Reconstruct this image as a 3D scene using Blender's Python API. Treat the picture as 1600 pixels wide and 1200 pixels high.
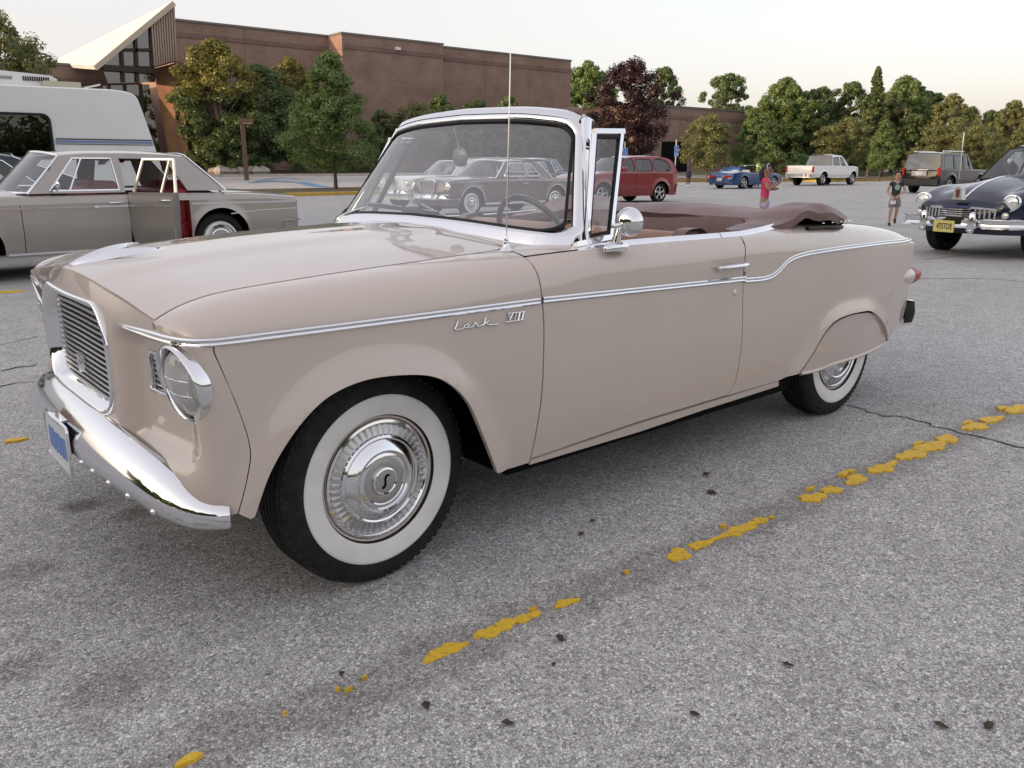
import bpy, math, random
import numpy as np
from mathutils import Vector, Matrix
from mathutils.geometry import delaunay_2d_cdt
random.seed(7); RNG = np.random.default_rng(11)
for o in list(bpy.data.objects): bpy.data.objects.remove(o)
SC = bpy.context.scene
COL = SC.collection
# ------------------------------------------------------------------ camera
CF, CYAW, CPITCH = 1290.91, 0.7047, 0.2591
CPOS = np.array([-1.2251, -2.8732, 1.268])
_cy, _sy, _cp, _sp = math.cos(CYAW), math.sin(CYAW), math.cos(CPITCH), math.sin(CPITCH)
CFWD = np.array([_sy*_cp, _cy*_cp, -_sp]); CRGT = np.array([_cy, -_sy, 0.]); CUP = np.cross(CRGT, CFWD)
cam = bpy.data.cameras.new('camera'); cam.sensor_width = 36; cam.lens = CF/1600*36; cam.clip_start = .05; cam.clip_end = 3000
camo = bpy.data.objects.new('camera', cam); COL.objects.link(camo)
camo.matrix_world = Matrix([[CRGT[i], CUP[i], -CFWD[i], CPOS[i]] for i in range(3)] + [[0, 0, 0, 1]])
SC.camera = camo
# ------------------------------------------------------------------ sky, sun, exposure
SUN_EL, SUN_AZ = math.radians(9.5), math.radians(-80)      # azimuth from +Y towards +X
SUN_DIR = np.array([math.sin(SUN_AZ)*math.cos(SUN_EL), math.cos(SUN_AZ)*math.cos(SUN_EL), math.sin(SUN_EL)])
W = bpy.data.worlds.new('World'); SC.world = W; W.use_nodes = True
nt = W.node_tree; bg = nt.nodes['Background']
sky = nt.nodes.new('ShaderNodeTexSky'); sky.sky_type = 'NISHITA'; sky.sun_disc = False
sky.sun_elevation = SUN_EL; sky.sun_rotation = SUN_AZ; sky.air_density = 1.0; sky.dust_density = 4.0; sky.ozone_density = 1.0
hs = nt.nodes.new('ShaderNodeHueSaturation'); hs.inputs['Saturation'].default_value = .8
nt.links.new(sky.outputs[0], hs.inputs['Color'])
# thin overcast veil: lifts the clear sky towards an even pale haze
mx = nt.nodes.new('ShaderNodeMix'); mx.data_type = 'RGBA'; mx.inputs[0].default_value = .3
nt.links.new(hs.outputs[0], mx.inputs[6]); mx.inputs[7].default_value = (7.9, 7.05, 7.1, 1)
nt.links.new(mx.outputs[2], bg.inputs[0]); bg.inputs[1].default_value = .12
sl = bpy.data.lights.new('sun', 'SUN'); sl.energy = 2.0; sl.angle = math.radians(.6); sl.color = (1, .66, .42)
so = bpy.data.objects.new('sun', sl); COL.objects.link(so); so.location = (-30, 0, 30)
so.rotation_euler = Vector(SUN_DIR).to_track_quat('Z', 'Y').to_euler()
SC.view_settings.view_transform = 'Standard'; SC.view_settings.look = 'None'; SC.view_settings.gamma = 1
SC.view_settings.exposure = 1.12; SC.view_settings.use_curve_mapping = False
SC.render.engine = 'CYCLES'
SC.cycles.max_bounces = 8; SC.cycles.transparent_max_bounces = 24; SC.cycles.caustics_reflective = False; SC.cycles.caustics_refractive = False
SC.cycles.sample_clamp_indirect = 4
# ------------------------------------------------------------------ helpers: pixels, splines
def rayd(px, py):
    return (px-800)/CF*CRGT - (py-600)/CF*CUP + CFWD
def hit(px, py, ax, val):
    d = rayd(px, py); return CPOS + d*((val-CPOS[ax])/d[ax])
def gnd(px, py, z=0.): return hit(px, py, 2, z)
def spl(xs, ys):
    xs = np.array(xs, float); ys = np.array(ys, float); h = np.diff(xs); d = np.diff(ys)/h
    m = np.zeros(len(xs)); m[0], m[-1] = d[0], d[-1]
    for i in range(1, len(xs)-1):
        if d[i-1]*d[i] > 0:
            a, b = 2*h[i]+h[i-1], h[i]+2*h[i-1]; m[i] = (a+b)/(a/d[i-1]+b/d[i])
    def f(x):
        x = np.clip(np.asarray(x, float), xs[0], xs[-1]); i = np.clip(np.searchsorted(xs, x)-1, 0, len(xs)-2)
        t = (x-xs[i])/h[i]
        return (2*t**3-3*t**2+1)*ys[i]+(t**3-2*t**2+t)*h[i]*m[i]+(-2*t**3+3*t**2)*ys[i+1]+(t**3-t**2)*h[i]*m[i+1]
    return f
def sst(a, b, x):
    t = np.clip((np.asarray(x, float)-a)/(b-a), 0, 1); return t*t*(3-2*t)
def crom(pts, n=8, closed=False):
    P = np.array(pts, float); m = len(P); out = []
    for i in range(m if closed else m-1):
        g = lambda k: P[k % m] if closed else P[min(max(k, 0), m-1)]
        a, b, c, d = g(i-1), g(i), g(i+1), g(i+2)
        for t in np.linspace(0, 1, n, endpoint=False):
            out.append(.5*(2*b+(c-a)*t+(2*a-5*b+4*c-d)*t*t+(3*b-a-3*c+d)*t**3))
    if not closed: out.append(P[-1])
    return np.array(out)
def resamp(P, step, closed=False):
    P = np.array(P, float)
    if closed: P = np.vstack([P, P[:1]])
    L = np.concatenate([[0], np.cumsum(np.linalg.norm(np.diff(P, axis=0), axis=1))])
    n = max(2, int(math.ceil(L[-1]/step))+1); t = np.linspace(0, L[-1], n)
    Q = np.stack([np.interp(t, L, P[:, k]) for k in range(P.shape[1])], 1)
    return Q[:-1] if closed else Q
def densify(P, step):              # closed outline: keeps the corners
    P = np.array(P, float); out = []
    for i in range(len(P)):
        a, b = P[i], P[(i+1) % len(P)]; n = max(1, int(math.ceil(np.linalg.norm(b-a)/step)))
        for k in range(n): out.append(a+(b-a)*k/n)
    return np.array(out)
def rrect(x0, x1, y0, y1, r, n=5):
    o = []
    for cx, cy, a in ((x1-r, y1-r, 0), (x0+r, y1-r, 90), (x0+r, y0+r, 180), (x1-r, y0+r, 270)):
        for k in range(n+1):
            t = math.radians(a+90*k/n); o.append((cx+r*math.cos(t), cy+r*math.sin(t)))
    return np.array(o)
def ell(cx, cy, rx, ry, n=32):
    t = np.linspace(0, 2*np.pi, n, endpoint=False); return np.stack([cx+rx*np.cos(t), cy+ry*np.sin(t)], 1)
def inpoly(P, poly):
    x, y = P[:, 0], P[:, 1]; r = np.zeros(len(P), bool); n = len(poly)
    for i in range(n):
        x0, y0 = poly[i]; x1, y1 = poly[(i+1) % n]
        if y0 == y1: continue
        c = ((y0 > y) != (y1 > y)) & (x < (x1-x0)*(y-y0)/(y1-y0)+x0); r ^= c
    return r
def area(P): x, y = np.array(P).T[:2]; return .5*np.sum(x*np.roll(y, -1)-y*np.roll(x, -1))
def inset(P, d):                   # move a closed outline inwards by d
    P = np.array(P, float)
    if area(P) < 0: P = P[::-1]
    n = len(P); out = []
    for i in range(n):
        a, b, c = P[i-1], P[i], P[(i+1) % n]; e1, e2 = b-a, c-b
        l1, l2 = np.linalg.norm(e1), np.linalg.norm(e2)
        if l1 < 1e-9 or l2 < 1e-9: out.append(b); continue
        n1 = np.array([-e1[1], e1[0]])/l1; n2 = np.array([-e2[1], e2[0]])/l2; m = n1+n2; q = np.dot(m, m)
        out.append(b+(m*2/q*d if q > .3 else n1*d))
    return np.array(out)
# ------------------------------------------------------------------ mesh builder
class MB:
    def __init__(s): s.v = []; s.f = []; s.n = 0
    def add(s, V, F):
        V = np.asarray(V, float).reshape(-1, 3); s.v.append(V)
        s.f += [tuple(int(i)+s.n for i in f) for f in F]; s.n += len(V); return s
    def grid(s, G, cu=False, cv=False):
        G = np.asarray(G, float); a, b = G.shape[:2]; F = []
        for i in range(a if cu else a-1):
            for j in range(b if cv else b-1):
                i2, j2 = (i+1) % a, (j+1) % b; F.append((i*b+j, i2*b+j, i2*b+j2, i*b+j2))
        return s.add(G, F)
    def box(s, c, d, rz=0, rx=0, ry=0, top=1., bev=0):
        x, y, z = np.array(d, float)/2
        V = np.array([(-x, -y, -z), (x, -y, -z), (x, y, -z), (-x, y, -z), (-x*top, -y*top, z), (x*top, -y*top, z), (x*top, y*top, z), (-x*top, y*top, z)])
        M = np.array(Matrix.Rotation(rz, 3, 'Z') @ Matrix.Rotation(ry, 3, 'Y') @ Matrix.Rotation(rx, 3, 'X'))
        return s.add(V@M.T+np.array(c, float), [(0, 3, 2, 1), (4, 5, 6, 7), (0, 1, 5, 4), (1, 2, 6, 5), (2, 3, 7, 6), (3, 0, 4, 7)])
    def tube(s, P, r, n=8, closed=False, cap=True):
        P = np.asarray(P, float); m = len(P); r = np.broadcast_to(np.asarray(r, float), (m,)); G = []
        T = np.roll(P, -1, 0)-np.roll(P, 1, 0) if closed else np.gradient(P, axis=0)
        T /= np.linalg.norm(T, axis=1)[:, None]+1e-12
        u = np.cross(T[0], [0, 0, 1.]);
        if np.linalg.norm(u) < .1: u = np.cross(T[0], [1., 0, 0])
        a = np.linspace(0, 2*np.pi, n, endpoint=False)
        for i in range(m):
            u = u-T[i]*np.dot(u, T[i]); u /= np.linalg.norm(u); w = np.cross(T[i], u)
            G.append(P[i]+r[i]*(np.cos(a)[:, None]*u+np.sin(a)[:, None]*w))
        s.grid(G, closed, True)
        if cap and not closed:
            k = s.n-m*n; s.f += [tuple(k+j for j in range(n))[::-1], tuple(k+(m-1)*n+j for j in range(n))]
        return s
    def sweep(s, P, N, prof, closed=False, cap=True):
        # prof: (side, out) pairs; N: outward normal at each path point
        P = np.asarray(P, float); N = np.asarray(N, float); N = np.broadcast_to(N, P.shape).copy()
        T = np.roll(P, -1, 0)-np.roll(P, 1, 0) if closed else np.gradient(P, axis=0)
        T /= np.linalg.norm(T, axis=1)[:, None]+1e-12
        N -= T*np.sum(N*T, 1)[:, None]; N /= np.linalg.norm(N, axis=1)[:, None]+1e-12
        B = np.cross(N, T); prof = np.asarray(prof, float)
        if prof.ndim == 2: prof = np.broadcast_to(prof, (len(P),)+prof.shape)
        G = P[:, None]+B[:, None]*prof[:, :, :1]+N[:, None]*prof[:, :, 1:]
        m, n = G.shape[:2]; s.grid(G, closed, False)
        if cap and not closed:
            k = s.n-m*n; s.f += [tuple(k+j for j in range(n)), tuple(k+(m-1)*n+j for j in range(n))[::-1]]
        return s
    def lathe(s, prof, n=48, c=(0, 0, 0), ax='y', a0=0, a1=2*np.pi):
        # prof: (radius, along axis)
        prof = np.asarray(prof, float); full = abs(a1-a0-2*np.pi) < 1e-6
        a = np.linspace(a0, a1, n, endpoint=not full); r, h = prof[:, 0], prof[:, 1]
        A, B = np.outer(np.cos(a), r), np.outer(np.sin(a), r); Hh = np.broadcast_to(h, A.shape)
        G = {'y': (A, Hh, B), 'z': (A, B, Hh), 'x': (Hh, A, B)}[ax]
        return s.grid(np.stack(G, -1)+np.array(c, float), full, False)
    def prism(s, P, z0, z1, ax='z'):
        P = np.asarray(P, float); n = len(P)
        mkp = {'z': lambda p, h: (p[0], p[1], h), 'y': lambda p, h: (p[0], h, p[1]), 'x': lambda p, h: (h, p[0], p[1])}[ax]
        V = [mkp(p, z0) for p in P]+[mkp(p, z1) for p in P]
        return s.add(V, [tuple(range(n))[::-1], tuple(range(n, 2*n))]+[(i, (i+1) % n, n+(i+1) % n, n+i) for i in range(n)])
    def panel(s, outline, fn, holes=(), res=.03, thick=.012, nsign=1, step=None):
        step = step or res
        O = densify(outline, step); Hs = [densify(h, step) for h in holes]
        allb = np.vstack([O]+Hs) if Hs else O
        mn, mxx = O.min(0), O.max(0); gx = np.arange(mn[0]+res*.3, mxx[0], res); gy = np.arange(mn[1]+res*.3, mxx[1], res*.9)
        X, Y = np.meshgrid(gx, gy); X = X+(np.arange(len(gy)) % 2)[:, None]*res*.5
        I = np.stack([X.ravel(), Y.ravel()], 1); k = inpoly(I, O)
        for h in Hs: k &= ~inpoly(I, h)
        I = I[k]
        if len(I):
            d = np.full(len(I), 9.)
            for c in range(0, len(allb), 200):
                d = np.minimum(d, np.linalg.norm(I[:, None]-allb[None, c:c+200], axis=2).min(1))
            I = I[d > res*.55]
        pts = np.vstack([allb, I]) if len(I) else allb
        ed = []; k = 0
        for L in [O]+Hs:
            n = len(L); ed += [(k+i, k+(i+1) % n) for i in range(n)]; k += n
        r = delaunay_2d_cdt([Vector(p) for p in pts], ed, [], 0, 1e-6)
        V2 = np.array([tuple(v) for v in r[0]]); T = np.array([f for f in r[2]])
        cen = V2[T].mean(1); kp = inpoly(cen, O)
        for h in Hs: kp &= ~inpoly(cen, h)
        T = T[kp]; V3 = fn(V2)
        s.add(V3, [tuple(t) if nsign > 0 else tuple(t[::-1]) for t in T])
        if thick:
            for L in [O]+Hs:
                B = fn(L); e = 2e-3
                Nn = np.cross(fn(L+[e, 0])-fn(L-[e, 0]), fn(L+[0, e])-fn(L-[0, e])); Nn /= np.linalg.norm(Nn, axis=1)[:, None]+1e-12
                Nn *= nsign
                s.grid(np.stack([B, B-Nn*thick*.25, B-Nn*thick], 0), False, True)
        return s
    def build(s, name, mat, parent=None, ang=40, loc=None, rz=0, smooth=True):
        me = bpy.data.meshes.new(name); V = np.vstack(s.v) if s.v else np.zeros((0, 3))
        me.from_pydata(V.tolist(), [], s.f); me.update()
        if smooth:
            me.polygons.foreach_set('use_smooth', [True]*len(me.polygons))
            if ang and ang < 180: me.set_sharp_from_angle(angle=math.radians(ang))
        for m in (mat if isinstance(mat, (list, tuple)) else [mat]): me.materials.append(m)
        o = bpy.data.objects.new(name, me); COL.objects.link(o)
        if parent is not None: o.parent = parent
        if loc is not None: o.location = loc
        if rz: o.rotation_euler[2] = rz
        return o
def empty(name, loc=(0, 0, 0), rz=0):
    o = bpy.data.objects.new(name, None); COL.objects.link(o); o.location = loc; o.rotation_euler[2] = rz; o.empty_display_size = .2; return o
def tag(o, label=None, cat=None, group=None, kind=None):
    if label: o['label'] = label
    if cat: o['category'] = cat
    if group: o['group'] = group
    if kind: o['kind'] = kind
    return o
def copy_tree(o, parent=None):
    c = o.copy(); COL.objects.link(c); c.parent = parent
    for ch in o.children: copy_tree(ch, c)
    return c
def flip(o): pass
# ------------------------------------------------------------------ materials
MATS = {}
def pm(name, col, rough=.5, metal=0., coat=0., spec=.5, **kw):
    if name in MATS: return MATS[name]
    m = bpy.data.materials.new(name); m.use_nodes = True; b = m.node_tree.nodes['Principled BSDF']
    b.inputs['Base Color'].default_value = (*col, 1); b.inputs['Roughness'].default_value = rough; b.inputs['Metallic'].default_value = metal
    b.inputs['Coat Weight'].default_value = coat; b.inputs['Coat Roughness'].default_value = kw.get('crough', .04); b.inputs['Specular IOR Level'].default_value = spec
    if 'emit' in kw: b.inputs['Emission Color'].default_value = (*kw['emit'], 1); b.inputs['Emission Strength'].default_value = kw.get('es', 1)
    MATS[name] = m; return m
def nd(m, t, **kw):
    n = m.node_tree.nodes.new(t)
    for k, v in kw.items():
        if k.startswith('i_'):
            key = k[2:]; n.inputs[int(key) if key.isdigit() else key.replace('_', ' ')].default_value = v
        else: setattr(n, k, v)
    return n
def lk(m, a, b): m.node_tree.links.new(a, b)
def bsdf(m): return m.node_tree.nodes['Principled BSDF']
def ramp(m, src, stops):
    r = nd(m, 'ShaderNodeValToRGB'); e = r.color_ramp.elements
    while len(e) < len(stops): e.new(.5)
    for i, (p, c) in enumerate(stops): e[i].position = p; e[i].color = (*c, 1) if len(c) == 3 else c
    lk(m, src, r.inputs[0]); return r
def noisy(m, scale, c0, c1, lo=.35, hi=.65, detail=6, bump=0, bscale=None, rough=None, coords='Object'):
    tc = nd(m, 'ShaderNodeTexCoord'); n = nd(m, 'ShaderNodeTexNoise'); n.inputs['Scale'].default_value = scale; n.inputs['Detail'].default_value = detail
    lk(m, tc.outputs[coords], n.inputs['Vector']); r = ramp(m, n.outputs[0], [(lo, c0), (hi, c1)]); lk(m, r.outputs[0], bsdf(m).inputs['Base Color'])
    if bump:
        n2 = nd(m, 'ShaderNodeTexNoise'); n2.inputs['Scale'].default_value = bscale or scale*4; n2.inputs['Detail'].default_value = 4
        lk(m, tc.outputs[coords], n2.inputs['Vector']); b = nd(m, 'ShaderNodeBump'); b.inputs['Strength'].default_value = bump; b.inputs['Distance'].default_value = .01
        lk(m, n2.outputs[0], b.inputs['Height']); lk(m, b.outputs[0], bsdf(m).inputs['Normal'])
    return m
def paint(name, col, metal=0, rough=.3, coat=1., var=.06):
    if name in MATS: return MATS[name]
    m = pm(name, col, rough, metal, coat, .5 if max(col) > .1 else .15)
    tc = nd(m, 'ShaderNodeTexCoord'); n = nd(m, 'ShaderNodeTexNoise'); n.inputs['Scale'].default_value = 2.2; n.inputs['Detail'].default_value = 3
    lk(m, tc.outputs['Object'], n.inputs['Vector'])
    a = tuple(c*(1-var) for c in col); b = tuple(min(1, c*(1+var)) for c in col)
    r = ramp(m, n.outputs[0], [(.3, a), (.7, b)]); lk(m, r.outputs[0], bsdf(m).inputs['Base Color'])
    # faint orange peel and dust in the lacquer
    n2 = nd(m, 'ShaderNodeTexNoise'); n2.inputs['Scale'].default_value = 9; n2.inputs['Detail'].default_value = 6; lk(m, tc.outputs['Object'], n2.inputs['Vector'])
    r2 = ramp(m, n2.outputs[0], [(.35, (.01,)*3), (.75, (.055,)*3)]); lk(m, r2.outputs[0], bsdf(m).inputs['Coat Roughness'])
    n3 = nd(m, 'ShaderNodeTexNoise'); n3.inputs['Scale'].default_value = 14; n3.inputs['Detail'].default_value = 2; lk(m, tc.outputs['Object'], n3.inputs['Vector'])
    bp = nd(m, 'ShaderNodeBump'); bp.inputs['Strength'].default_value = .05; bp.inputs['Distance'].default_value = .004; lk(m, n3.outputs[0], bp.inputs['Height'])
    lk(m, bp.outputs[0], bsdf(m).inputs['Coat Normal'])
    return m
def glassmat(name, tint=(.9, .95, .93), extra=.0, rough=.0):
    if name in MATS: return MATS[name]
    m = bpy.data.materials.new(name); m.use_nodes = True; m.node_tree.nodes.remove(bsdf(m)); out = m.node_tree.nodes['Material Output']
    t = nd(m, 'ShaderNodeBsdfTransparent'); t.inputs[0].default_value = (*tint, 1)
    g = nd(m, 'ShaderNodeBsdfGlossy'); g.inputs['Roughness'].default_value = rough; g.inputs[0].default_value = (1, 1, 1, 1)
    fr = nd(m, 'ShaderNodeFresnel'); fr.inputs[0].default_value = 1.5
    ad = nd(m, 'ShaderNodeMath', operation='ADD'); ad.use_clamp = True; ad.inputs[1].default_value = extra; lk(m, fr.outputs[0], ad.inputs[0])
    mix = nd(m, 'ShaderNodeMixShader'); lk(m, ad.outputs[0], mix.inputs[0]); lk(m, t.outputs[0], mix.inputs[1]); lk(m, g.outputs[0], mix.inputs[2]); lk(m, mix.outputs[0], out.inputs[0])
    MATS[name] = m; return m
CHROME = pm('chrome', (.82, .83, .85), .06, 1.)
_n = nd(CHROME, 'ShaderNodeTexNoise', i_Scale=7.); _n.inputs['Detail'].default_value = 6
_t = nd(CHROME, 'ShaderNodeTexCoord'); lk(CHROME, _t.outputs['Object'], _n.inputs['Vector'])
_r = ramp(CHROME, _n.outputs[0], [(.35, (.03,)*3), (.8, (.16,)*3)]); lk(CHROME, _r.outputs[0], bsdf(CHROME).inputs['Roughness'])
ALU = pm('brushed_aluminium', (.55, .55, .54), .32, 1.)
BLACK = pm('black_void', (.006, .006, .006), .9, spec=.1)
RUBBER = noisy(pm('tyre_rubber', (.018, .018, .018), .75, spec=.25), 30, (.012, .012, .012), (.026, .025, .024), bump=.15, bscale=160)
SEAL = pm('rubber_seal', (.012, .012, .013), .5, spec=.3)
WHITEWALL = noisy(pm('whitewall_rubber', (.7, .69, .66), .55), 9, (.70, .69, .66), (.80, .79, .77))
GLASS = glassmat('window_glass', (.92, .95, .94), .05)
SCREEN = glassmat('windscreen_glass', (.93, .955, .95), .12)
DGLASS = glassmat('dark_window_glass', (.25, .29, .29), .05)
REDGLASS = pm('red_lamp_plastic', (.36, .006, .010), .3, coat=.15, spec=.3)
LAMPGLASS = pm('lamp_glass', (.75, .78, .78), .06, .35, coat=1)
# ================================================================== ground
def asphalt():
    m = pm('old_asphalt', (.2, .2, .2), .85, spec=.3); b = bsdf(m); tc = nd(m, 'ShaderNodeTexCoord'); V = tc.outputs['Object']
    mp = nd(m, 'ShaderNodeMapping'); lk(m, V, mp.inputs[0]); nw = nd(m, 'ShaderNodeTexNoise', i_Scale=40.); lk(m, V, nw.inputs['Vector'])
    wv = nd(m, 'ShaderNodeMix', data_type='VECTOR'); wv.inputs[0].default_value = .012; lk(m, V, wv.inputs[4]); lk(m, nw.outputs['Color'], wv.inputs[5])
    v1 = nd(m, 'ShaderNodeTexVoronoi', i_Scale=120.); lk(m, wv.outputs[1], v1.inputs['Vector'])
    v2 = nd(m, 'ShaderNodeTexVoronoi', i_Scale=120., feature='DISTANCE_TO_EDGE'); lk(m, wv.outputs[1], v2.inputs['Vector'])
    v3 = nd(m, 'ShaderNodeTexVoronoi', i_Scale=260.); lk(m, wv.outputs[1], v3.inputs['Vector'])
    sep = nd(m, 'ShaderNodeSeparateColor'); lk(m, v1.outputs['Color'], sep.inputs[0])
    stone = ramp(m, sep.outputs[0], [(0, (.26, .26, .26)), (.2, (.45, .45, .45)), (.6, (.63, .632, .634)), (.88, (.73, .732, .734)), (1, (.85, .85, .85))])
    sep3 = nd(m, 'ShaderNodeSeparateColor'); lk(m, v3.outputs['Color'], sep3.inputs[0]); fine = ramp(m, sep3.outputs[1], [(0, (.28, .28, .28)), (.5, (.52, .52, .52)), (1, (.70, .70, .70))])
    mixf = nd(m, 'ShaderNodeMix', data_type='RGBA'); sel = ramp(m, sep.outputs[1], [(.35, (0,)*3), (.42, (1,)*3)]); lk(m, sel.outputs[0], mixf.inputs[0]); lk(m, fine.outputs[0], mixf.inputs[6]); lk(m, stone.outputs[0], mixf.inputs[7])
    eg = ramp(m, v2.outputs['Distance'], [(.0, (.38,)*3), (.14, (1,)*3)])
    m1 = nd(m, 'ShaderNodeMix', data_type='RGBA', blend_type='MULTIPLY'); m1.inputs[0].default_value = 1; lk(m, mixf.outputs[2], m1.inputs[6]); lk(m, eg.outputs[0], m1.inputs[7])
    # worn and stained areas
    def big(scale, lo, hi, a, c, det=5, dist=0):
        n = nd(m, 'ShaderNodeTexNoise', i_Scale=scale); n.inputs['Detail'].default_value = det; n.inputs['Distortion'].default_value = dist; lk(m, V, n.inputs['Vector']); return ramp(m, n.outputs[0], [(lo, a), (hi, c)])
    cur = m1.outputs[2]
    for r in (big(.55, .35, .7, (.93, .93, .92), (1.06, 1.06, 1.05)), big(3.2, .28, .6, (.91, .905, .90), (1.03, 1.03, 1.03), 7, .6), big(13, .3, .7, (.90, .90, .90), (1.08, 1.08, 1.08))):
        q = nd(m, 'ShaderNodeMix', data_type='RGBA', blend_type='MULTIPLY'); q.inputs[0].default_value = 1; lk(m, cur, q.inputs[6]); lk(m, r.outputs[0], q.inputs[7]); cur = q.outputs[2]
    # tar left where the stripe wore off
    sx = nd(m, 'ShaderNodeSeparateXYZ'); lk(m, V, sx.inputs[0])
    def math_(op, a, bb, c=None):
        n = nd(m, 'ShaderNodeMath', operation=op)
        for i, q in enumerate((a, bb)):
            if isinstance(q, (int, float)): n.inputs[i].default_value = q
            elif q is not None: lk(m, q, n.inputs[i])
        return n.outputs[0]
    A, Bp = gnd(295, 1190), gnd(1590, 640); d = (Bp-A)/np.linalg.norm(Bp-A)
    dist = math_('ABSOLUTE', math_('ADD', math_('MULTIPLY', math_('SUBTRACT', sx.outputs[0], float(A[0])), float(-d[1])), math_('MULTIPLY', math_('SUBTRACT', sx.outputs[1], float(A[1])), float(d[0]))), None)
    nz = nd(m, 'ShaderNodeTexNoise', i_Scale=5.); nz.inputs['Detail'].default_value = 8; lk(m, V, nz.inputs['Vector'])
    dd = math_('SUBTRACT', math_('MULTIPLY', nz.outputs[0], .26), dist); st = ramp(m, math_('MULTIPLY', dd, 10), [(.1, (1,)*3), (.75, (.74, .73, .72))])
    q = nd(m, 'ShaderNodeMix', data_type='RGBA', blend_type='MULTIPLY'); q.inputs[0].default_value = 1; lk(m, cur, q.inputs[6]); lk(m, st.outputs[0], q.inputs[7]); cur = q.outputs[2]
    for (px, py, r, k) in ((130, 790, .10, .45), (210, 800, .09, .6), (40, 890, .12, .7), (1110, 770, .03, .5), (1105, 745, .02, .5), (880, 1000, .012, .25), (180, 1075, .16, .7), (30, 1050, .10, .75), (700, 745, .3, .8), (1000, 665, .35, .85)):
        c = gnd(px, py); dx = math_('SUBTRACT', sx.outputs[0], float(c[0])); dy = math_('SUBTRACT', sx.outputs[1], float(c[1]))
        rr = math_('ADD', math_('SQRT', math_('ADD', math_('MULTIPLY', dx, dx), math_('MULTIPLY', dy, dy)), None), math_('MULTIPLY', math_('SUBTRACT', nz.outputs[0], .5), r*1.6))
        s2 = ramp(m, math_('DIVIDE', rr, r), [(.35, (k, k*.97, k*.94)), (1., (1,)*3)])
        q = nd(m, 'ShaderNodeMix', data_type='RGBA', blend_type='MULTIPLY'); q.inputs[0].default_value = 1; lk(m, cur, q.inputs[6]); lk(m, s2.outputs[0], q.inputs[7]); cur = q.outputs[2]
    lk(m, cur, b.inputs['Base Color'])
    hgt = math_('ADD', math_('MULTIPLY', math_('MINIMUM', v2.outputs['Distance'], .25), 3.), math_('MULTIPLY', sep.outputs[2], .7))
    bp = nd(m, 'ShaderNodeBump'); bp.inputs['Strength'].default_value = .55; bp.inputs['Distance'].default_value = .004; lk(m, hgt, bp.inputs['Height']); lk(m, bp.outputs[0], b.inputs['Normal'])
    return m
ASPHALT = asphalt()
def gz(x, y): return .75*sst(40, 62, np.asarray(y, float)-.0*np.asarray(x, float))
ys_ = np.concatenate([[-600, -200, -60, -20], np.linspace(-10, 36, 5), np.linspace(39, 64, 14), [80, 120, 250, 700]]); xs_ = np.array([-700, -200, -60, -20, 0, 20, 40, 60, 90, 150, 300, 900.])
X, Y = np.meshgrid(xs_, ys_, indexing='ij'); lot = MB().grid(np.stack([X, Y, gz(X, Y)], -1)).build('parking_lot', ASPHALT, None, 180); tag(lot, 'weathered grey asphalt parking lot', 'ground', kind='structure')
del lot['category'], lot['label']
YEL = noisy(pm('worn_yellow_paint', (.55, .34, .02), .6), 55, (.52, .33, .04), (.76, .49, .035), .28, .5, bump=.8, bscale=110)
TAR = noisy(pm('crack_tar', (.03, .03, .03), .8), 60, (.02, .02, .02), (.07, .07, .068))
blobs = [(695, 1018, 33, 13), (762, 990, 22, 10), (790, 977, 20, 10), (822, 966, 22, 8), (833, 952, 8, 3), (884, 943, 18, 7), (1060, 868, 18, 10), (1095, 852, 16, 7), (1118, 843, 7, 3), (1132, 838, 9, 4), (1156, 829, 21, 8), (1174, 819, 6, 3), (1188, 815, 11, 5), (1206, 810, 4, 2), (1271, 779, 15, 8), (1299, 767, 12, 6), (1337, 751, 16, 6), (1376, 734, 14, 7), (1393, 726, 9, 3), (1424, 712, 17, 7), (1455, 699, 18, 7), (1480, 687, 13, 5), (1523, 668, 14, 5), (1549, 657, 13, 4), (1583, 643, 10, 4), (1597, 638, 9, 4), (296, 1190, 22, 9), (545, 1080, 7, 2), (528, 1080, 4, 2), (570, 1062, 4, 2), (445, 1118, 4, 2), (24, 690, 13, 3), (10, 457, 9, 1.5), (1265, 766, 6, 2), (1318, 743, 8, 3), (1330, 739, 6, 2), (1434, 695, 7, 2), (1512, 662, 6, 2), (1565, 640, 6, 2), (979, 897, 3, 2), (1130, 825, 4, 2)]
lineA, lineB = gnd(295, 1190), gnd(1590, 640); ld = (lineB-lineA)/np.linalg.norm(lineB-lineA); ln = np.array([-ld[1], ld[0], 0])
rg = random.Random(3)
for px, py, a, b in blobs:
    c = gnd(px, py); la = np.linalg.norm(gnd(px+a, py-a*.42)-c); lb = np.linalg.norm(gnd(px, py+b)-c)*.8; n = 44; ph = [rg.uniform(0, 6.3) for _ in range(4)]; V = []
    for k in range(n):
        t = 2*math.pi*k/n; r = 1+.16*math.sin(2*t+ph[0])+.13*math.sin(3*t+ph[1])+.10*math.sin(5*t+ph[2])+.07*math.sin(8*t+ph[3])+rg.uniform(-.07, .07); V.append(c+ld*la*.84*r*math.cos(t)+ln*lb*.86*r*math.sin(t))
    V = np.array(V); V[:, 2] = .004+.00025*blobs.index((px, py, a, b)); top = V.copy(); low = V.copy(); low[:, 2] = .0005; low[:, :2] = c[:2]+(low[:, :2]-c[:2])*1.03
    MB().add(np.vstack([top, low]), [tuple(range(n))]+[(i, n+i, n+(i+1) % n, (i+1) % n) for i in range(n)]).build('paint_patch', YEL, lot, 30)
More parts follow.
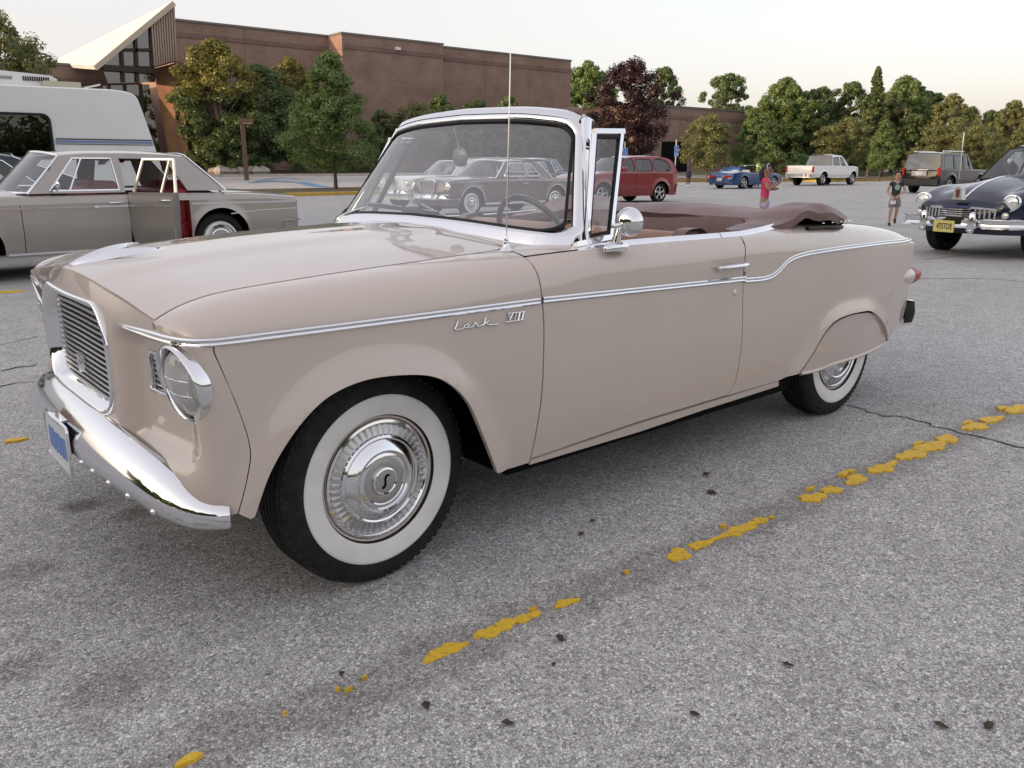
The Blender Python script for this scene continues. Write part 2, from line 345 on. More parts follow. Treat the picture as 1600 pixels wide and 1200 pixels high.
def crack(pts, w=.012):
    P = resamp(np.array([gnd(a, b) for a, b in pts]), .05); N = np.array([[rg.gauss(0, .012), rg.gauss(0, .012), 0] for _ in P]); P = P+N
    T = np.gradient(P, axis=0); T /= np.linalg.norm(T, axis=1)[:, None]+1e-9; S = np.stack([-T[:, 1], T[:, 0], 0*T[:, 0]], 1); ww = np.array([w*rg.uniform(.3, 1) for _ in P])[:, None]
    G = np.stack([P-S*ww/2, P+S*ww/2], 1); G[:, :, 2] = .003; MB().grid(G).build('pavement_crack', TAR, lot)
crack([(1322, 634), (1380, 650), (1430, 657), (1480, 672), (1540, 686), (1600, 700)], .02); crack([(0, 604), (30, 598), (58, 597)], .02); crack([(0, 540), (30, 532), (52, 527)], .012); crack([(0, 470), (40, 466), (66, 463)], .012)
crack([(1440, 406), (1500, 400), (1600, 388)], .03); crack([(1432, 436), (1520, 435), (1600, 440)], .03); crack([(0, 580), (40, 572), (60, 570)], .03)
# ================================================================== the beige convertible
BEIGE = paint('beige_lacquer', (.56, .487, .425), 0, .32, 1., .03)
VINYL = noisy(pm('maroon_vinyl', (.17, .10, .094), .45), 6, (.14, .082, .076), (.20, .12, .112), bump=.25, bscale=120)
TAN = noisy(pm('tan_vinyl', (.33, .2, .135), .5), 5, (.28, .165, .11), (.36, .22, .15), bump=.2, bscale=90)
LENSM = glassmat('headlamp_glass', (.93, .95, .95), .10); _d = nd(LENSM, 'ShaderNodeBsdfDiffuse'); _d.inputs[0].default_value = (.82, .83, .82, 1); _mx = nd(LENSM, 'ShaderNodeMixShader'); _mx.inputs[0].default_value = .42; _o = LENSM.node_tree.nodes['Material Output']; lk(LENSM, _o.inputs[0].links[0].from_socket, _mx.inputs[1]); lk(LENSM, _d.outputs[0], _mx.inputs[2]); lk(LENSM, _mx.outputs[0], _o.inputs[0])
lark = tag(empty('convertible_car'), 'beige vintage convertible with folded brown top, chrome side trim and whitewall tyres', 'convertible')
ZS = .843
lW = spl([-.55, -.4, -.2, .2, .6, 1.6, 2.3, 2.8, 3.1, 3.3, 3.5], [.885, .895, .90, .906, .908, .908, .902, .885, .858, .828, .785])
lTuck = spl([.1, .2, .28, .36, .5, .62, .75, .86], [.10, .06, .040, .024, .008, .0, .001, .006])
lN = spl([-.6, -.3, .2, .6, .9, 1.7, 2.3, 3.0, 3.5], [2., 2., 2.2, 2.8, 3.6, 3.6, 3.0, 2.3, 2.1])
lZi = spl([-.59, -.5, -.41, -.15, .2, .58, .8, 1.7, 2.2, 2.6, 2.9, 3.1, 3.3, 3.42, 3.5], [.878, .918, .938, .957, .974, .991, 1.003, 1.008, 1.004, .994, .978, .958, .926, .895, .868])
ARCH_F = ARCH_R = None
def lside0(x, z):
    x = np.asarray(x, float); z = np.asarray(z, float); Wt = lW(x)
    lo = Wt-lTuck(np.minimum(z, ZS)); n = lN(x); h = lZi(x)-ZS
    t = np.clip((z-ZS)/np.maximum(h, .01), 0, .9999)
    up = Wt-lTuck(ZS)-(Wt-lTuck(ZS)-.70)*(1-(1-t**n)**(1/n))
    return np.where(z <= ZS, lo, up)
def lside(x, z): return lside0(x, z)+flare(x, z)
def flare(x, z):
    x, z = np.broadcast_arrays(np.asarray(x, float), np.asarray(z, float)); sh = x.shape; q = np.stack([np.ravel(x), np.ravel(z)], 1); y = np.zeros(len(q))
    for A, amp, wd in ((ARCH_F, .030, .085), (ARCH_R, .024, .07)):
        if A is None: continue
        d = np.full(len(q), 9.); near = (np.abs(q[:, 0]-A[:, 0].mean()) < .75)
        if near.any(): d[near] = np.linalg.norm(q[near][:, None]-A[None], axis=2).min(1)
        t = np.clip(d/wd, 0, 1); y += amp*(1-t*t*(3-2*t))
    return y.reshape(sh)
def us(px, py, off=0., f=lside0):
    y = -.9
    for _ in range(8):
        p = hit(px, py, 1, y); y = -(float(f(p[0], p[2]))+off)
    return np.array([p[0], p[2]])
def uspath(L, off=0., f=lside0): return np.array([us(a, b, off, f) for a, b in L])
archF = crom(uspath([(397, 806), (418, 745), (445, 695), (476, 653), (514, 618), (564, 595), (618, 586), (671, 587), (706, 603), (733, 633), (752, 676), (767, 714), (776, 739)], .024), 5)
archR = crom(uspath([(1246, 584), (1267, 554), (1285, 523), (1303, 502), (1324, 492), (1345, 487), (1360, 486), (1373, 495), (1383, 510), (1386, 524)], .02), 5)
archF, archR = resamp(archF, .012), resamp(archR, .012); ARCH_F, ARCH_R = resamp(archF, .006), resamp(archR, .006)
doorF = crom(uspath([(843, 440), (848, 480), (850, 520), (849, 570), (845, 630), (839, 668), (829, 716)]), 4)
doorR = crom(uspath([(1160, 374), (1161, 437), (1160, 520), (1156, 560), (1148, 598), (1136, 618)]), 4)
xdf = doorF[0, 0]; xdr = doorR[0, 0]
faceSeam = crom(uspath([(335, 552), (345, 575), (360, 610), (376, 650), (390, 700), (383, 745), (368, 800)]), 4)
def sfn(sg, off=0., f=lside):
    def g(P): return np.stack([P[:, 0], sg*(f(P[:, 0], P[:, 1])+off), P[:, 1]], 1)
    return g
# ---- plan outline of the nose and brow
plan = crom([(-.626, -.2), (-.628, 0), (-.626, .2), (-.612, .38), (-.595, .55), (-.580, .68), (-.564, .79), (-.540, .850), (-.498, .884), (-.43, .893), (-.36, .896), (-.30, .898)], 10)
plan = plan[plan[:, 1] >= -1e-9]; _L = np.concatenate([[0], np.cumsum(np.linalg.norm(np.diff(plan, axis=0), axis=1))])
def planxy(s): return np.interp(s, _L, plan[:, 0]), np.interp(s, _L, plan[:, 1])
def s_of_x(x): k = np.argmin(plan[:, 0]); return np.interp(x, plan[k:, 0], _L[k:])
lXf = spl([0, .3, .53, .62, .70, .8], [-.618, -.597, -.583, -.580, -.576, -.563])       # front edge of the bonnet
lZc = spl([-.66, -.6, -.42, -.2, 0, .3, .62, .9], [.945, .962, .986, 1.005, 1.018, 1.030, 1.036, 1.036])
def hoodz(x, y):
    u = np.clip(np.abs(y)/.70, 0, 1.2); e = 1.35+.85*sst(-.6, .1, x); zs = lZi(x); zc = lZc(x)
    ridge = .010*np.exp(-(np.abs(y)/.05)**2)*sst(-.62, -.3, x)
    bulge = .012*(1-sst(.22, .36, np.abs(y)))*sst(-.66, -.45, x)
    return zs+(zc-zs)*(1-u**e)+bulge*.6+ridge*.3
def face(sg):
    def g(P):
        s = P[:, 0]; z = P[:, 1]; a = np.abs(s); x, y = planxy(a); ztop = hoodz(lXf(np.minimum(y, .7)), np.minimum(y, .7))
        e = 2e-3; x2, y2 = planxy(a+e); x1, y1 = planxy(np.maximum(a-e, 0)); tx, ty = x2-x1, y2-y1; l = np.hypot(tx, ty)+1e-12; nx, ny = -ty/l, tx/l
        r = np.clip((z-.80)/np.maximum(ztop-.80, .02), 0, 1.1)**2*(1-sst(.66, .8, a))
        x = x+(lXf(np.minimum(y, .7))-x)*r
        # scooped panel round the lamps, and the shelf below it
        D = .056*sst(.40, .50, a)*(1-sst(.74, .90, a))*sst(.47, .56, z)*(1-sst(.80, .842, z))
        rh = np.hypot(a-.80, z-.728); D = D-.008*np.exp(-(np.maximum(rh-.085, 0)/.05)**2)*sst(.74, .86, a)
        D = D+.9*np.maximum(.43-z, 0)**1.5*(1-sst(.8, 1., a))
        y = y-lTuck(np.minimum(z, ZS))*sst(.72, .95, a)+flare(x, z)*sst(.82, .93, a)
        return np.stack([x-nx*D, np.sign(s)*(y-ny*D), z], 1)
    return g
FACE = face(1)
# ---- front panel
side_z = faceSeam[:, 1]; side_s = s_of_x(faceSeam[:, 0])
top_half = [(sv, float(hoodz(lXf(planxy(sv)[1]), planxy(sv)[1]))-.004) for sv in np.linspace(0, .735, 16)]
SH = float(np.interp(.785, plan[:30, 1] if False else plan[:, 1][:np.argmax(plan[:, 1])], _L[:np.argmax(plan[:, 1])]))
R_ = top_half+[(.76, .838), (.85, .838), (side_s[0]-.002, .838)]+list(zip(side_s-.0006, side_z))+[(side_s[-1]-.1, .352), (.75, .34), (.4, .34), (0, .34)]
fo = np.array(R_+[(-a, b) for a, b in R_[::-1]][1:-1])
GR = rrect(-.375, .375, .553, .898, .10, 8); GR[:, 1] -= .10*(np.abs(GR[:, 0])/.375)**2.5*(GR[:, 1] > .72)*.42
SGs = []; HLs = []
for sg in (-1, 1):
    SGs.append(rrect(*sorted((sg*.545, sg*.735)), .655, .775, .012, 3)); HLs.append(ell(sg*.835, .735, .088, .092, 28))
def merge_hole(sg): # lamp tray and round lamp overlap: trace one opening round both
    a = rrect(*sorted((sg*.51, sg*.80)), .655, .775, .012, 3); b = ell(sg*SH, .728, .086, .090, 40)
    out = [p for p in a if not inpoly(np.array([p]), b)[0]]+[p for p in b if not inpoly(np.array([p]), a)[0]]
    c = np.array([sg*.73, .72]); out.sort(key=lambda p: math.atan2(p[1]-c[1], p[0]-c[0])); return np.array(out)
mb = MB().panel(fo, FACE, [GR, merge_hole(-1), merge_hole(1)], .022, .014, -1)
front_panel = mb.build('front_panel', BEIGE, lark, 50)
# ---- grille: polished surround, bars, mesh, emblem
def rim(mbx, outline, fn, prof, nsign=-1, closed=True):
    O = densify(outline, .012); e = 2e-3; B = fn(O)
    N = np.cross(fn(O+[e, 0])-fn(O-[e, 0]), fn(O+[0, e])-fn(O-[0, e]))*nsign; N /= np.linalg.norm(N, axis=1)[:, None]
    return mbx.sweep(B, N, prof, closed)
RB = [(-.009, -.004), (-.008, .005), (-.003, .009), (.003, .008), (.008, .002), (.014, -.012), (.026, -.030), (.030, -.05)]
def rim_in(outline): return outline if area(outline) > 0 else outline[::-1]
g_fr = MB(); rim(g_fr, rim_in(GR)[::-1], FACE, RB); gsur = g_fr.build('grille', CHROME, lark, 50)
def FACEg(off):     # grille bars lie on a bowed sheet behind the opening
    def g(P):
        Q = P.copy(); x, y = planxy(np.abs(P[:, 0])); return np.stack([x+off, np.sign(P[:, 0])*y, P[:, 1]], 1)
    return g
bars = MB(); zz = np.linspace(.582, .872, 17); ys = np.linspace(-.355, .355, 40)
for z in zz:
    zl = z+.02*(1-(ys/.37)**2)*0-.012*(np.abs(ys)/.37)**2.2
    P = np.stack([ys, zl], 1); half = .358-.05*max(0, (.62-z)/.05)-.05*max(0, (z-.83)/.05); k = np.abs(ys) < half
    B = FACEg(.036)(P[k]); bars.sweep(B, (-1, 0, 0), [(-.0038, -.006), (-.0038, .001), (-.0016, .004), (.0016, .004), (.0038, .001), (.0038, -.006)])
bars.build('grille_bars', ALU, gsur, 50)
mesh = MB()
for y in np.linspace(-.36, .36, 49):
    zt = .885-.04*(abs(y)/.36)**2.5; p = FACEg(.050)(np.array([[y, .565], [y, zt]])); mesh.box(p.mean(0), (.010, .0035, zt-.565))
mesh.build('grille_mesh', pm('grey_mesh', (.12, .12, .12), .4, .6), gsur)
bk = MB().grid([FACEg(.075)(np.array([[y, z] for y in np.linspace(-.40, .40, 12)])) for z in (.54, .92)]); bk.build('grille_backing', BLACK, gsur)
em = MB(); c = FACEg(.018)(np.array([[-.005, .655]]))[0]
em.prism([(c[1]+a, c[2]+b) for a, b in ((0, .042), (.012, .03), (.02, .034), (.016, .01), (.026, -.004), (.012, -.008), (.006, -.034), (0, -.04), (-.006, -.034), (-.012, -.008), (-.026, -.004), (-.016, .01), (-.02, .034), (-.012, .03))], c[0]-.004, c[0]+.012, 'x'); em.v[-1] = (em.v[-1]-c)*[1, .62, .8]+c
em.build('emblem', CHROME, gsur, 30)
for sg in (-1, 1):
    t = MB(); tray = rrect(*sorted((sg*.515, sg*.745)), .66, .77, .01, 3)
    rim(t, rim_in(tray)[::-1], FACE, [(-.006, -.002), (-.004, .005), (.002, .006), (.005, .001), (.005, -.02)]); tr = t.build('lamp_tray', CHROME, lark, 50)
    m2 = MB()
    for z in np.linspace(.674, .735, 5):
        s_ = np.linspace(sg*.52, sg*.78, 12); B = FACE(np.stack([s_, np.full(12, z)], 1))+[.012, 0, 0]; m2.sweep(B, (-1, 0, 0), [(-.0035, -.01), (-.0035, .002), (.0035, .002), (.0035, -.01)])
    for s_ in np.linspace(.53, .76, 12):
        B = FACE(np.array([[sg*s_, .667], [sg*s_, .74]]))+[.016, 0, 0]; m2.box(B.mean(0), (.008, .003, .073))
    m2.build('tray_bars', ALU, tr, 50)
    m3 = MB(); s_ = np.linspace(sg*.52, sg*.77, 12)
    m3.grid([FACE(np.stack([s_, np.full(12, z)], 1))+[.012, 0, 0] for z in (.742, .766)]); m3.build('parking_lamp', LAMPGLASS, tr)
    m4 = MB(); m4.grid([FACE(np.stack([s_, np.full(12, z)], 1))+[.03, 0, 0] for z in (.655, .77)]); m4.build('tray_backing', BLACK, tr)
    # headlamp: hooded bezel, bowl and fluted lens
    hc = np.array([-.540 if sg < 0 else -.526, sg*.790, .728])
    b = MB(); a = np.linspace(0, 2*np.pi, 48, endpoint=False); G = []
    for r, dx in ((.097, .016), (.0995, .004), (.1005, -.008), (.1005, -.018), (.097, -.023), (.0925, -.021), (.0905, -.012), (.089, .01)):
        hood_ = 1+.18*np.sin(a); yy = r*np.sin(a+np.pi/2)*1.0; z_ = r*np.sin(a)*1.06
        G.append(np.stack([hc[0]+dx*hood_, hc[1]+sg*yy*1.0, hc[2]+z_], 1))
    def tilt(q):
        q.v = [np.stack([V[:, 0]+.14*(np.abs(V[:, 1])-.785)-.16*(V[:, 2]-.728), V[:, 1], V[:, 2]], 1) for V in q.v]; return q
    b.grid(G, False, True); tilt(b); hl = b.build('headlight', CHROME, lark, 60)
    l = MB(); l.lathe([(0.0005, -.036), (.03, -.033), (.06, -.024), (.08, -.013), (.0905, -.002)], 40, hc, 'x'); tilt(l).build('lens', LENSM, hl)
    l = MB(); l.lathe([(.02, .06), (.05, .045), (.075, .02), (.088, .006)], 40, hc, 'x'); tilt(l).build('reflector', pm('lamp_mirror', (.88, .88, .87), .38, 1), hl)
    l = MB()
    for k in np.linspace(-.066, .066, 7):
        h = math.sqrt(.083**2-k*k); l.tube([(hc[0]-.035+3.2*(k*k+q*q*.9), hc[1]+k, hc[2]+q) for q in np.linspace(-h, h*.4, 7)], .0009, 4)
    for k in (-.02, .02): l.tube([(hc[0]-.035+3.2*(k*k+q*q), hc[1]+q, hc[2]+k) for q in np.linspace(-.06, .06, 7)], .0013, 4)
    tilt(l).build('lens_flutes', glassmat('flute_glass', (.8, .84, .84), .2), hl)
# ---- bonnet
yh = np.linspace(-.694, .694, 40); ho = [(float(lXf(abs(y)))+.004, y) for y in yh]+[(.56, .694), (.60, .675), (.612, .62), (.612, -.62), (.60, -.675), (.56, -.694)]
hfn = lambda P: np.stack([P[:, 0], P[:, 1], hoodz(P[:, 0], P[:, 1])], 1)
hood = MB().panel(ho, hfn, (), .03, .014, 1).build('hood', BEIGE, lark, 50)
orn = MB(); prof_t = np.linspace(0, 1, 14)
for sg in (-1, 1):
    G = []
    for t in prof_t:
        x = -.60+.245*t; yc = sg*(.004+.118*t**1.25); w = .004+.030*math.sin(math.pi*min(1, t*1.02)**.8)*.9; row = []
        for q, hgt in ((-1, 0), (-.5, .55), (0, 1), (.5, .6), (1, 0)):
            y = yc+q*w; row.append((x+.01*q*sg, y, float(hoodz(x, y))+.001+hgt*(.004+.016*math.sin(math.pi*t)**.8)+.012*t*t))
        G.append(row)
    orn.grid(G)
orn.build('hood_ornament', CHROME, hood, 60)
# ---- cowl in front of the screen
wsb = spl([0, .3, .6, .74, .80, .84], [.672, .680, .712, .765, .84, .90])
co = [(.619, y) for y in np.linspace(-.66, .66, 20)]+[(.60, .70), (.60, .71)]+[(float(wsb(abs(y)))+.01, y) for y in np.linspace(.72, -.72, 30)]+[(.60, -.71), (.60, -.70)]
cfn = lambda P: np.stack([P[:, 0], P[:, 1], hoodz(P[:, 0], np.clip(P[:, 1], -.7, .7))], 1)
cowl = MB().panel(co, cfn, (), .04, .01, 1)
def strip(sg, xs, phi0, phi1, O=None, n=12):   # rolled shoulder between the body side and the bonnet or deck line
    G = []
    for i, x in enumerate(xs):
        xo, wo = (x, float(lW(x)-lTuck(ZS))) if O is None else O[i]
        zi = float(lZi(x)); e = float(lN(x)); row = []
        for p in np.linspace(phi0(x) if callable(phi0) else phi0, phi1(x) if callable(phi1) else phi1, n):
            c, s_ = math.cos(p)**(2/e) if p < math.pi/2-1e-6 else 0., math.sin(p)**(2/e)
            row.append((x+(xo-x)*c, sg*(.70+(wo-.70)*c), ZS+(zi-ZS)*s_))
        G.append(row)
    return np.array(G)
def phi_z(z):
    def f(x):
        e = float(lN(x)); t = min(.999, max(0, (z(x) if callable(z) else z)-ZS)/(float(lZi(x))-ZS)); return math.asin(t**(e/2))
    return f
zdoor = spl([.5, .85, 1.2, 1.56, 1.72, 1.9, 2.05, 2.2], [.972, .986, .988, .986, .986, .992, 1.0, 1.004])
for sg in (-1, 1):
    cowl.grid(strip(sg, np.linspace(xdf+.004, .86, 16), phi_z(lambda x: float(zdoor(x))+.003), math.pi/2))
    cowl.grid([[(x, sg*.70, float(lZi(x))), (x, sg*(.70-.12*sst(.6, .84, x)), float(lZi(x))+.006)] for x in np.linspace(.60, .86, 8)])
cowl.build('cowl', BEIGE, lark, 50)
# ---- body sides
LARK_SIDE = {}
for sg in (-1, 1):
    fn = sfn(sg); ns = 1 if sg < 0 else -1
    # front fender
    low = np.vstack([[(faceSeam[0, 0]+.003, ZS)], [(xdf-.003, ZS)], doorF-[.0028, 0], [us(826, 723), us(800, 731)], archF[::-1], [us(385, 806)], [faceSeam[-1]+[.002, 0]], (faceSeam+[.0016, 0])[::-1][1:]])
    mb = MB().panel(low, fn, (), .028, .02, ns)
    so_ = list(zip(*planxy(np.linspace(.735, float(s_of_x(-.367)), 30))))
    xi = np.linspace(-.582, -.36, len(so_)+1)[:-1]; so_ = [(a, b-float(lTuck(ZS))*sst(.70, .9, b)) for a, b in so_]
    xt = np.linspace(-.36, xdf-.003, 34); O = so_+[(x, float(lW(x)-lTuck(ZS))) for x in xt]
    # bring the brow smoothly on to the body side
    O = [(a, b) for a, b in O]
    G = strip(sg, np.concatenate([xi, xt]), 0, math.pi/2, O, 14); G[:, -1, 1] = sg*.7055; mb.grid(G)
    mb.grid(np.stack([G[:, -1], G[:, -1]-[0, 0, .02]], 1)); mb.grid(np.stack([G[-1], G[-1]*[1, .985, 1]], 1))
    LARK_SIDE[sg] = [(p[0], p[1]) for p in O]
    fender = mb.build('front_fender', BEIGE, lark, 50)
    # door
    xtop = np.linspace(doorR[0, 0], xdf+.002, 26)
    do = np.vstack([doorF+[.0028, 0], [us(996, 659), us(1136, 617)], (doorR-[.0024, 0])[::-1][1:], [(x, float(zdoor(x))) for x in xtop]])
    door = MB().panel(do, fn, (), .03, .02, ns).build('door', BEIGE, lark, 50)
    # rocker under the door
    ro = np.vstack([uspath([(829, 719.5), (996, 663), (1136, 620.5), (1216, 595.5)]), uspath([(1216, 603), (1100, 640), (1000, 674), (827, 726)])])
    MB().panel(ro, sfn(sg, .002), (), .03, .03, ns).build('rocker', BEIGE, lark, 50)
    # rear quarter
    back = crom([(3.505, .835), (3.49, .76), (3.475, .70), (3.47, .64), (3.49, .57), (3.50, .49), (3.49, .42), (3.44, .385)], 4)
    qo = np.vstack([(doorR[::-1]+[.0024, 0]), [(xdr+.0024, ZS)], [(3.505, ZS)], back, [us(1390, 527)], archR[::-1], [us(1218, 593.5)]])
    qo = np.vstack([[(xdr+.0024, ZS)], doorR[doorR[:, 1] < ZS-.005]+[.0024, 0], [us(1218, 594)], archR, [us(1390, 527)], back[::-1], [(3.505, ZS)]])
    mb = MB().panel(qo, fn, (), .03, .02, ns)
    xs = np.concatenate([np.linspace(xdr+.0024, 2.16, 16), np.linspace(2.18, 3.50, 34)])
    Gq = strip(sg, xs, 0, lambda x: phi_z(lambda q: float(zdoor(q)))(x) if x < 2.1 else math.pi/2-1e-5+0*(x), None, 14); kz = np.argsort(doorR[:, 1])
    Gq[0, :, 0] = np.interp(Gq[0, :, 2], doorR[kz, 1], doorR[kz, 0])+.0026; mb.grid(Gq)
    # tail return
    xs_ = [(3.50, z) for z in np.linspace(.40, .86, 12)]
    mb.grid([[(float(np.interp(z, back[::-1, 1], back[::-1, 0])), sg*float(lside(np.interp(z, back[::-1, 1], back[::-1, 0]), z)), z), (3.515, sg*.74, z), (3.53, sg*.66, z)] for z in np.linspace(.39, .835, 14)])
    quarter = mb.build('rear_fender', BEIGE, lark, 50)
    # wheel skirt
    sk = np.vstack([uspath([(1249, 583.5), (1269, 555), (1287, 524.5), (1305, 504.5), (1325, 494), (1345, 489.5), (1359, 489), (1371, 497.5), (1380, 511), (1383.5, 524)]), uspath([(1382, 535), (1345, 554), (1300, 568.5), (1275, 578)])])
    sko = np.vstack([crom(sk[:10], 4), sk[10:]])
    m = MB().panel(sko, sfn(sg, .004, lside0), (), .03, .012, ns)
    lip = crom(sk[[0, 13, 12, 11, 10, 9]], 6); L3 = sfn(sg, .006, lside0)(lip); m.tube(L3, .009, 8); m.build('wheel_skirt', BEIGE, lark, 50)
    # bright trim
    TP = [(-.011, -.002), (-.0105, .004), (-.006, .0075), (-.002, .006), (-.0006, .003), (.0006, .003), (.002, .006), (.006, .0075), (.0105, .004), (.011, -.002)]
    front = [FACE(np.array([[sg*s_, .846]]))[0] for s_ in np.linspace(.515, .70, 8)]
    fp = [p for p in front]+[np.array([a, sg*b, .846]) for a, b in so_]+[np.array([x, sg*float(lW(x)-lTuck(ZS)), .846-.005*max(0, x+.36)]) for x in np.linspace(-.35, xdf-.006, 30)]
    fp = resamp(fp, .018); T = np.gradient(fp, axis=0); N = np.cross(T, [0, 0, 1.])*sg*-1; N = np.where((N[:, 1:2]*sg < -.2*np.linalg.norm(N, axis=1)[:, None]), -N, N)
    kx = np.linspace(.45, 1, 10); pr = np.broadcast_to(np.array(TP), (len(fp), 10, 2)).copy(); pr[:10, :, 0] *= kx[:, None]
    MB().sweep(fp, N, pr).build('trim_strip', CHROME, fender, 35)
    xd = np.linspace(xdf+.008, xdr-.006, 40); zd = .843-.028*(xd-xdf)/(xdr-xdf)
    P = np.stack([xd, sg*lside0(xd, zd), zd], 1); MB().sweep(P, (0, sg, .0), TP).build('trim_strip', CHROME, door, 35)
    tq = crom(uspath([(1163, 438), (1180, 437), (1197, 434.5), (1209, 429), (1218, 421), (1227, 411), (1238, 403.5), (1258, 397), (1290, 391.5), (1330, 386), (1380, 380), (1420, 375.5)], 0), 4)
    tq = np.vstack([tq, [(3.49, float(tq[-1, 1])+.001)]]); tq = resamp(tq, .02); P = np.stack([tq[:, 0], sg*lside0(tq[:, 0], tq[:, 1]), tq[:, 1]], 1)
    e = 1e-3; N = np.stack([0*tq[:, 0], np.full(len(tq), sg*1.), -(lside0(tq[:, 0], tq[:, 1]+e)-lside0(tq[:, 0], tq[:, 1]-e))/(2*e)], 1)
    MB().sweep(P, N, TP).build('trim_strip', CHROME, quarter, 35)
    # bright belt moulding
    BP = [(-.016, -.006), (-.014, .003), (-.006, .006), (.006, .006), (.014, .003), (.018, -.008)]
    for x0, x1, par in ((.80, xdr-.115, door), (xdr-.110, 2.13, quarter)):
        xb = np.linspace(x0, x1, 30); zb = zdoor(xb)+.005; yb = lside0(xb, np.minimum(zdoor(xb), .99))-.016-.020*sst(1.85, 2.1, xb)
        MB().sweep(np.stack([xb, sg*yb, zb], 1), (0, sg*.72, .70), BP).build('belt_moulding', CHROME, par, 35)
    # handle, lock
    hp = us(1140, 414, 0); y0 = float(lside0(hp[0], hp[1])); h = MB()
    xs = np.linspace(-.10, .10, 12); pr = [[(-.010*k, 0), (-.008*k, .008*k), (0, .013*k), (.008*k, .008*k), (.010*k, 0)] for k in (.45, .7, .9, 1, 1.05, 1.05, 1, 1, .95, .9, .8, .6)]
    h.sweep(np.stack([hp[0]+xs, sg*(y0+.018+.012*(1-(xs/.1)**2)), hp[1]-.004+0*xs], 1), (0, sg, 0), pr)
    h.tube([(hp[0]-.085, sg*(y0-.005), hp[1]-.004), (hp[0]-.085, sg*(y0+.022), hp[1]-.004)], .010, 10); h.tube([(hp[0]+.078, sg*(y0-.005), hp[1]-.004), (hp[0]+.078, sg*(y0+.026), hp[1]-.004)], .012, 10)
    h.build('door_handle', CHROME, door, 40)
    lp = us(1148, 457); y0 = float(lside0(lp[0], lp[1])); MB().lathe([(.012, -.004), (.012, .003), (.009, .006), (.003, .006), (.0005, .003)], 16, (lp[0], 0, lp[1])).build('door_lock', CHROME, door, 30, (0, sg*y0, 0)) if sg > 0 else MB().lathe([(.012, .004), (.012, -.003), (.009, -.006), (.003, -.006), (.0005, -.003)], 16, (lp[0], 0, lp[1])).build('door_lock', CHROME, door, 30, (0, sg*y0, 0))
    # quarter light frame on the door
    vk = 0 if sg < 0 else -.06
    vf = np.array([(.862, sg*.822, 1.008), (.985, sg*.815, 1.018), (1.128, sg*(.722+vk), 1.386), (1.004, sg*(.708+vk), 1.384)]); up = [0, sg*1, .2]
    v = MB(); sq = lambda a, b: [(-a, -b), (-a, b), (a, b), (a, -b)]
    v.sweep([vf[1], vf[2]], up, sq(.008, .010)); v.sweep([vf[2]+(vf[2]-vf[3])*.1, vf[3]-(vf[2]-vf[3])*.05], up, sq(.009, .011)); v.sweep([vf[0], vf[3]], up, sq(.004, .009)); v.sweep([vf[0]-(vf[1]-vf[0])*.5, vf[1]], up, sq(.009, .011))
    vfr = v.build('quarter_light', CHROME, door, 30)
    s_ = MB(); cc = vf.mean(0); q = cc+(vf-cc)*.90
    for i in range(4): s_.sweep([q[i], q[(i+1) % 4]], up, sq(.006, .007))
    s_.build('seal', SEAL, vfr, 30); MB().add(cc+(vf-cc)*.92, [(0, 1, 2, 3)]).build('pane', GLASS, vfr)
    # mirror on a pedestal
    if sg < 0:
        c = np.array([.945, -.885, .990]); mm = MB(); G = []
        for r, z in ((1.0, -.012), (1.02, 0), (.95, .007), (.7, .014), (.42, .019)): G.append([(c[0]+.062*r*math.cos(t), c[1]+.020*r*math.sin(t), c[2]+z-.0*r) for t in np.linspace(0, 2*np.pi, 24, endpoint=False)])
        mm.grid(G, False, True); mm.tube(crom([(c[0]-.004, c[1], c[2]+.01), (c[0], c[1]-.005, c[2]+.04), (c[0]+.006, c[1]-.010, c[2]+.074)], 4), np.linspace(.016, .009, 9), 12)
        hd = c+[.045, -.014, .085]; mm.tube([c+[-.035, -.01, .075], hd+[-.01, 0, -.006]], [.008, .008], 10)
        ax = np.array([.90, .25, .05]); ax /= np.linalg.norm(ax); u = np.cross(ax, [0, 0, 1]); u /= np.linalg.norm(u); w = np.cross(u, ax); G = []
        for r, d in ((.0005, -.040), (.018, -.038), (.034, -.030), (.045, -.016), (.050, 0), (.052, .008), (.048, .012)):
            G.append([hd+ax*d+r*(math.cos(t)*u+math.sin(t)*w) for t in np.linspace(0, 2*np.pi, 32, endpoint=False)])
        mm.grid(G, False, True); mo = mm.build('door_mirror', CHROME, door, 45)
        MB().add([hd+ax*.011+.048*(math.cos(t)*u+math.sin(t)*w) for t in np.linspace(0, 2*np.pi, 32, endpoint=False)], [tuple(range(32))]).build('mirror_glass', pm('mirror', (.9, .9, .9), .01, 1), mo)
    # tail lamp pod
    tl = us(1414, 429); y0 = float(lside0(3.40, .665)); G = []
    for x, r in ((3.24, .004), (3.28, .022), (3.34, .037), (3.41, .044), (3.46, .045), (3.49, .044)): G.append([(x, sg*(y0-.012-.10*(x-3.3)**1+.9*r*math.cos(t)), .665+r*math.sin(t)) for t in np.linspace(0, 2*np.pi, 20, endpoint=False)])
    pod = MB().grid(G, False, True).build('tail_lamp', BEIGE, lark, 50); G = []
    for x, r in ((3.49, .046), (3.51, .0465), (3.57, .044), (3.60, .036), (3.615, .020), (3.62, .001)): G.append([(x, sg*(y0-.012-.10*(x-3.3)+.9*r*math.cos(t)), .665+r*math.sin(t)) for t in np.linspace(0, 2*np.pi, 20, endpoint=False)])
    MB().grid(G, False, True).build('red_lens', REDGLASS, pod, 50)
    # inner door card and wheel wells
    MB().grid([[(x, sg*.80, z) for z in (.35, .7, .985)] for x in np.linspace(.8, 2.1, 5)]).build('door_card', TAN, lark)
